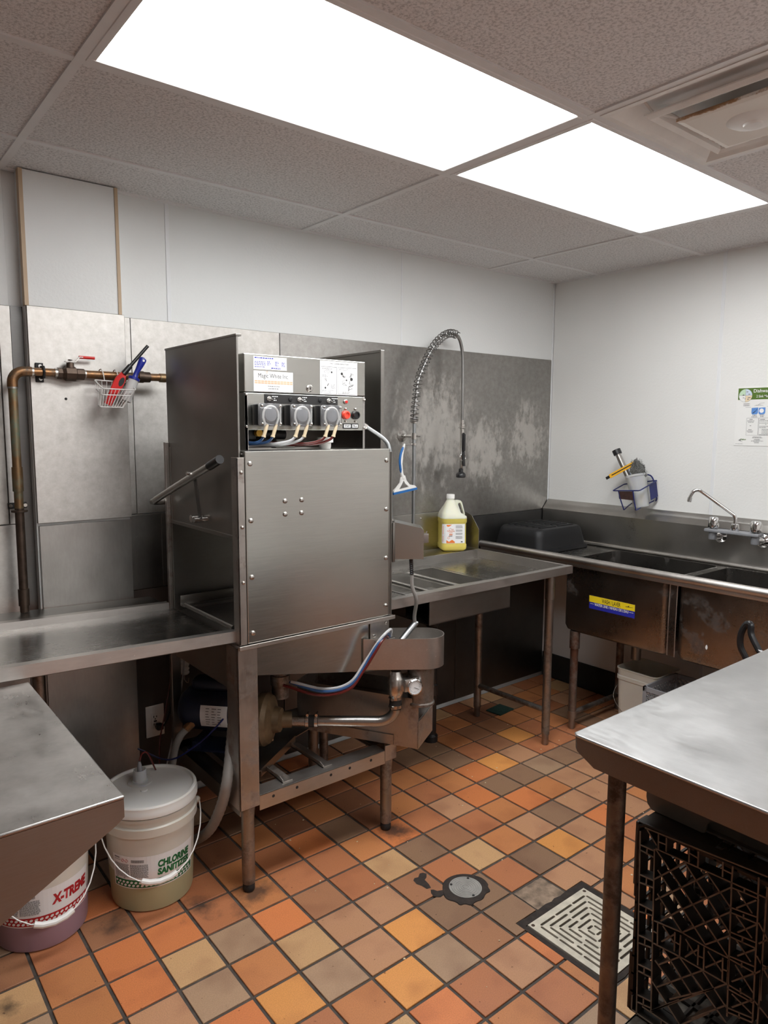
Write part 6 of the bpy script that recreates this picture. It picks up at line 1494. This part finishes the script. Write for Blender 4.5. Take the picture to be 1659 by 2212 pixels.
# side walls of the crate (open mouth faces away): top, bottom, left and right
for z in (czb, czt-.006):
    for k in range(5): b.box((cxf+.002+k*.062, cyb, z), (cxf+.018+k*.062, cya, z+.006))
    for k in range(8): b.box((cxf+.002, cyb+.003+k*.045, z), (-1.855, cyb+.009+k*.045, z+.006))
b.box((cxf+.002, cyb, czt-.002), (cxf+.055, -2.145, czt+.003), .002).box((cxf+.002, -2.13, czt-.002), (cxf+.085, cya, czt+.003), .002)
for y in (cyb, cya-.006):
    for k in range(5): b.box((cxf+.002+k*.062, y, czb), (cxf+.014+k*.062, y+.006, czt))
    for k in range(11): b.box((cxf+.002, y, czb+.003+k*.047), (-1.855, y+.006, czb+.009+k*.047))
b.box((cxf+.002, cya-.004, .487), (cxf+.050, cya+.008, czt), .003).box((cxf+.002, cya-.004, czb), (cxf+.050, cya+.008, .312), .003)
b.tube(smooth_path([(cxf+.004, cya, .46), (cxf+.004, cya+.001, .62), (cxf+.004, cya-.012, .646), (cxf+.004, cya-.05, .652), (cxf+.004, cyb, .652)], 5), .004, 8)
obj('crate_sides', b, CM, t, smooth=0)
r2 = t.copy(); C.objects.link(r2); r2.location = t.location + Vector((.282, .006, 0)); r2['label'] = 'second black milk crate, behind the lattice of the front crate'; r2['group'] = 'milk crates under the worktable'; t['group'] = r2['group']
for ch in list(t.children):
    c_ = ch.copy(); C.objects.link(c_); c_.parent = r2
t = thing('grey_bin', 'dark grey plastic bin on top of the black milk crate under the worktable', 'bin', (-1.9, -2.15, .655))
y0, y1 = -1.945, -2.42
poly = [(y0, .82), (y0, .685), (y0-.004, .668), (y0-.016, .657), (-2.088, .657), (-2.094, .660), (-2.098, .682), (-2.108, .694), (-2.125, .698), (-2.26, .698), (-2.275, .688), (-2.28, .657), (y1, .657), (y1, .82)]
b = B().prism(poly, 'x', -2.062, -2.055)
obj('bin_front', b, M['bin_grey'], t, smooth=30)
b = B().box((-2.050, y1+.01, .657), (-1.75, y0-.012, .661)).box((-1.756, y1+.01, .657), (-1.75, y0-.012, .82)).box((-2.055, y0-.012, .657), (-1.75, y0-.006, .82)).box((-2.055, y1+.006, .657), (-1.75, y1+.012, .82)).box((-2.036, y1+.01, .66), (-2.032, y0-.012, .82))
obj('bin_walls', b, M['bin_grey'], t, smooth=0)

# under the sink: square pail and small grey crate
t = thing('square_pail', 'open white square pail on the floor under the compartment sink', 'bucket', (-.325, -.93, 0))
def sr(h, r, z): return rrect(-.325-h, -.325+h, -.930-h, -.930+h, r, z, 4)
obj('pail_body', B().loft([sr(.098, .03, .001), sr(.104, .03, .006), sr(.114, .032, .30), sr(.119, .034, .305), sr(.119, .034, .322), sr(.116, .034, .326), sr(.117, .034, .356), sr(.120, .034, .358), sr(.120, .034, .364), sr(.113, .032, .364), sr(.110, .03, .30), sr(.098, .03, .010)]), M['pail'], t)
obj('bail', B().tube(smooth_path([(-.325, -.812, .318), (-.38, -.805, .27), (-.445, -.81, .20), (-.455, -.90, .12), (-.452, -.98, .115), (-.44, -1.03, .2), (-.38, -1.055, .27), (-.325, -1.051, .318)], 4), .002, 6), M['zinc'], t)
t = thing('small_crate', 'small grey mesh-sided plastic crate beside the white square pail', 'crate', (-.44, -1.24, 0))
qx0, qx1, qy0, qy1, qz = -.590, -.290, -1.445, -1.060, .365
GC = M['dull_grey']; b = B()
for (x, y) in ((qx0, qy0), (qx0, qy1-.018), (qx1-.018, qy0), (qx1-.018, qy1-.018)): b.box((x, y, .001), (x+.018, y+.018, qz))
for z in (.001, .175, qz-.022):
    h = .022
    b.box((qx0, qy0, z), (qx0+.008, qy1, z+h)).box((qx1-.008, qy0, z), (qx1, qy1, z+h)).box((qx0, qy0, z), (qx1, qy0+.008, z+h)).box((qx0, qy1-.008, z), (qx1, qy1, z+h))
b.box((qx0+.005, (qy0+qy1)/2-.008, .001), (qx0+.012, (qy0+qy1)/2+.008, qz))
obj('crate_frame', b, GC, t, smooth=0)
def diag(b, fn, w, h, pitch, th, up_):
    n_ = int((w+h)/pitch)+1
    for k in range(n_):
        o = k*pitch
        u0, v0 = (o, 0) if o <= w else (w, o-w); u1, v1 = (0, o) if o <= h else (o-h, h)
        if abs(u0-u1) > .004:
            b.bar(fn(u0, v0), fn(u1, v1), th, .004, up_); b.bar(fn(w-u0, v0), fn(w-u1, v1), th, .004, up_)
b = B()
diag(b, lambda u, v: (qx0+.006, qy1-.018-u, .02+v), qy1-qy0-.036, qz-.045, .022, .005, (1, 0, 0))
diag(b, lambda u, v: (qx0+.018+u, qy1-.006, .02+v), qx1-qx0-.036, qz-.045, .022, .005, (0, 1, 0))
diag(b, lambda u, v: (qx1-.006, qy1-.018-u, .02+v), qy1-qy0-.036, qz-.045, .030, .006, (1, 0, 0))
obj('mesh_sides', b, GC, t, smooth=0)
b = B(); diag(b, lambda u, v: (qx0+.008+u, qy0+.008+v, .006), qx1-qx0-.016, qy1-qy0-.016, .03, .008, (0, 0, 1)); obj('base_mesh', b, GC, t, smooth=0)
# black handled caddy behind the right worktable
t = thing('handled_caddy', 'black plastic loop handle with clear wrap rising behind the right worktable', 'caddy', (-1.0, -1.79, 0))
hx_ = -1.02
P_ = [(hx_, -1.735, .70), (hx_, -1.712, .76), (hx_, -1.690, .80), (hx_, -1.688, .845), (hx_, -1.703, .885), (hx_-.004, -1.722, .890), (hx_-.008, -1.728, .855), (hx_-.02, -1.765, .805), (hx_-.03, -1.80, .775), (hx_-.03, -1.80, .70)]
obj('loop_handle', B().tube(smooth_path(P_, 5), .0115, 10), M['black'], t)
obj('stem', B().tube([(hx_-.01, -1.77, .001), (hx_-.012, -1.77, .70)], .02, 12).box((hx_-.05, -1.825, .68), (hx_+.03, -1.715, .72), .01).box((hx_-.12, -1.89, .001), (hx_+.10, -1.65, .03), .01), M['black'], t)
M['wrap'] = plain('clear_wrap', (.75, .75, .78), .08, trans=.75)
b = B(); bmesh.ops.create_icosphere(b.bm, subdivisions=3, radius=1); R2 = random.Random(4)
for v in b.bm.verts: v.co = Vector((hx_-.03, -1.815, .79)) + Vector((v.co.x*.03, v.co.y*.05, v.co.z*.042))*(1+R2.uniform(-.22, .22))
obj('plastic_wrap', b, M['wrap'], t, 'crinkled clear plastic wrap', smooth=0)

R2 = random.Random(21); b = B()
for _ in range(46):
    x, y = R2.uniform(-2.4, -.45), R2.uniform(-1.7, -.35); r = R2.uniform(.0015, .0045); a0 = R2.uniform(0, 6)
    if EX[0]-.03 < x < EX[1]+.03 and EX[2]-.03 < y < EX[3]+.03: continue
    b.loft([[(x+r*R2.uniform(.6, 1.3)*math.cos(a0+k*1.257), y+r*R2.uniform(.5, 1.2)*math.sin(a0+k*1.257), z) for k in range(5)] for z in (.0002, .0018)])
solo('crumbs', b, M['cream'], 'scattered pale food crumbs on the tile floor', 'crumbs', smooth=0)['kind'] = 'stuff'
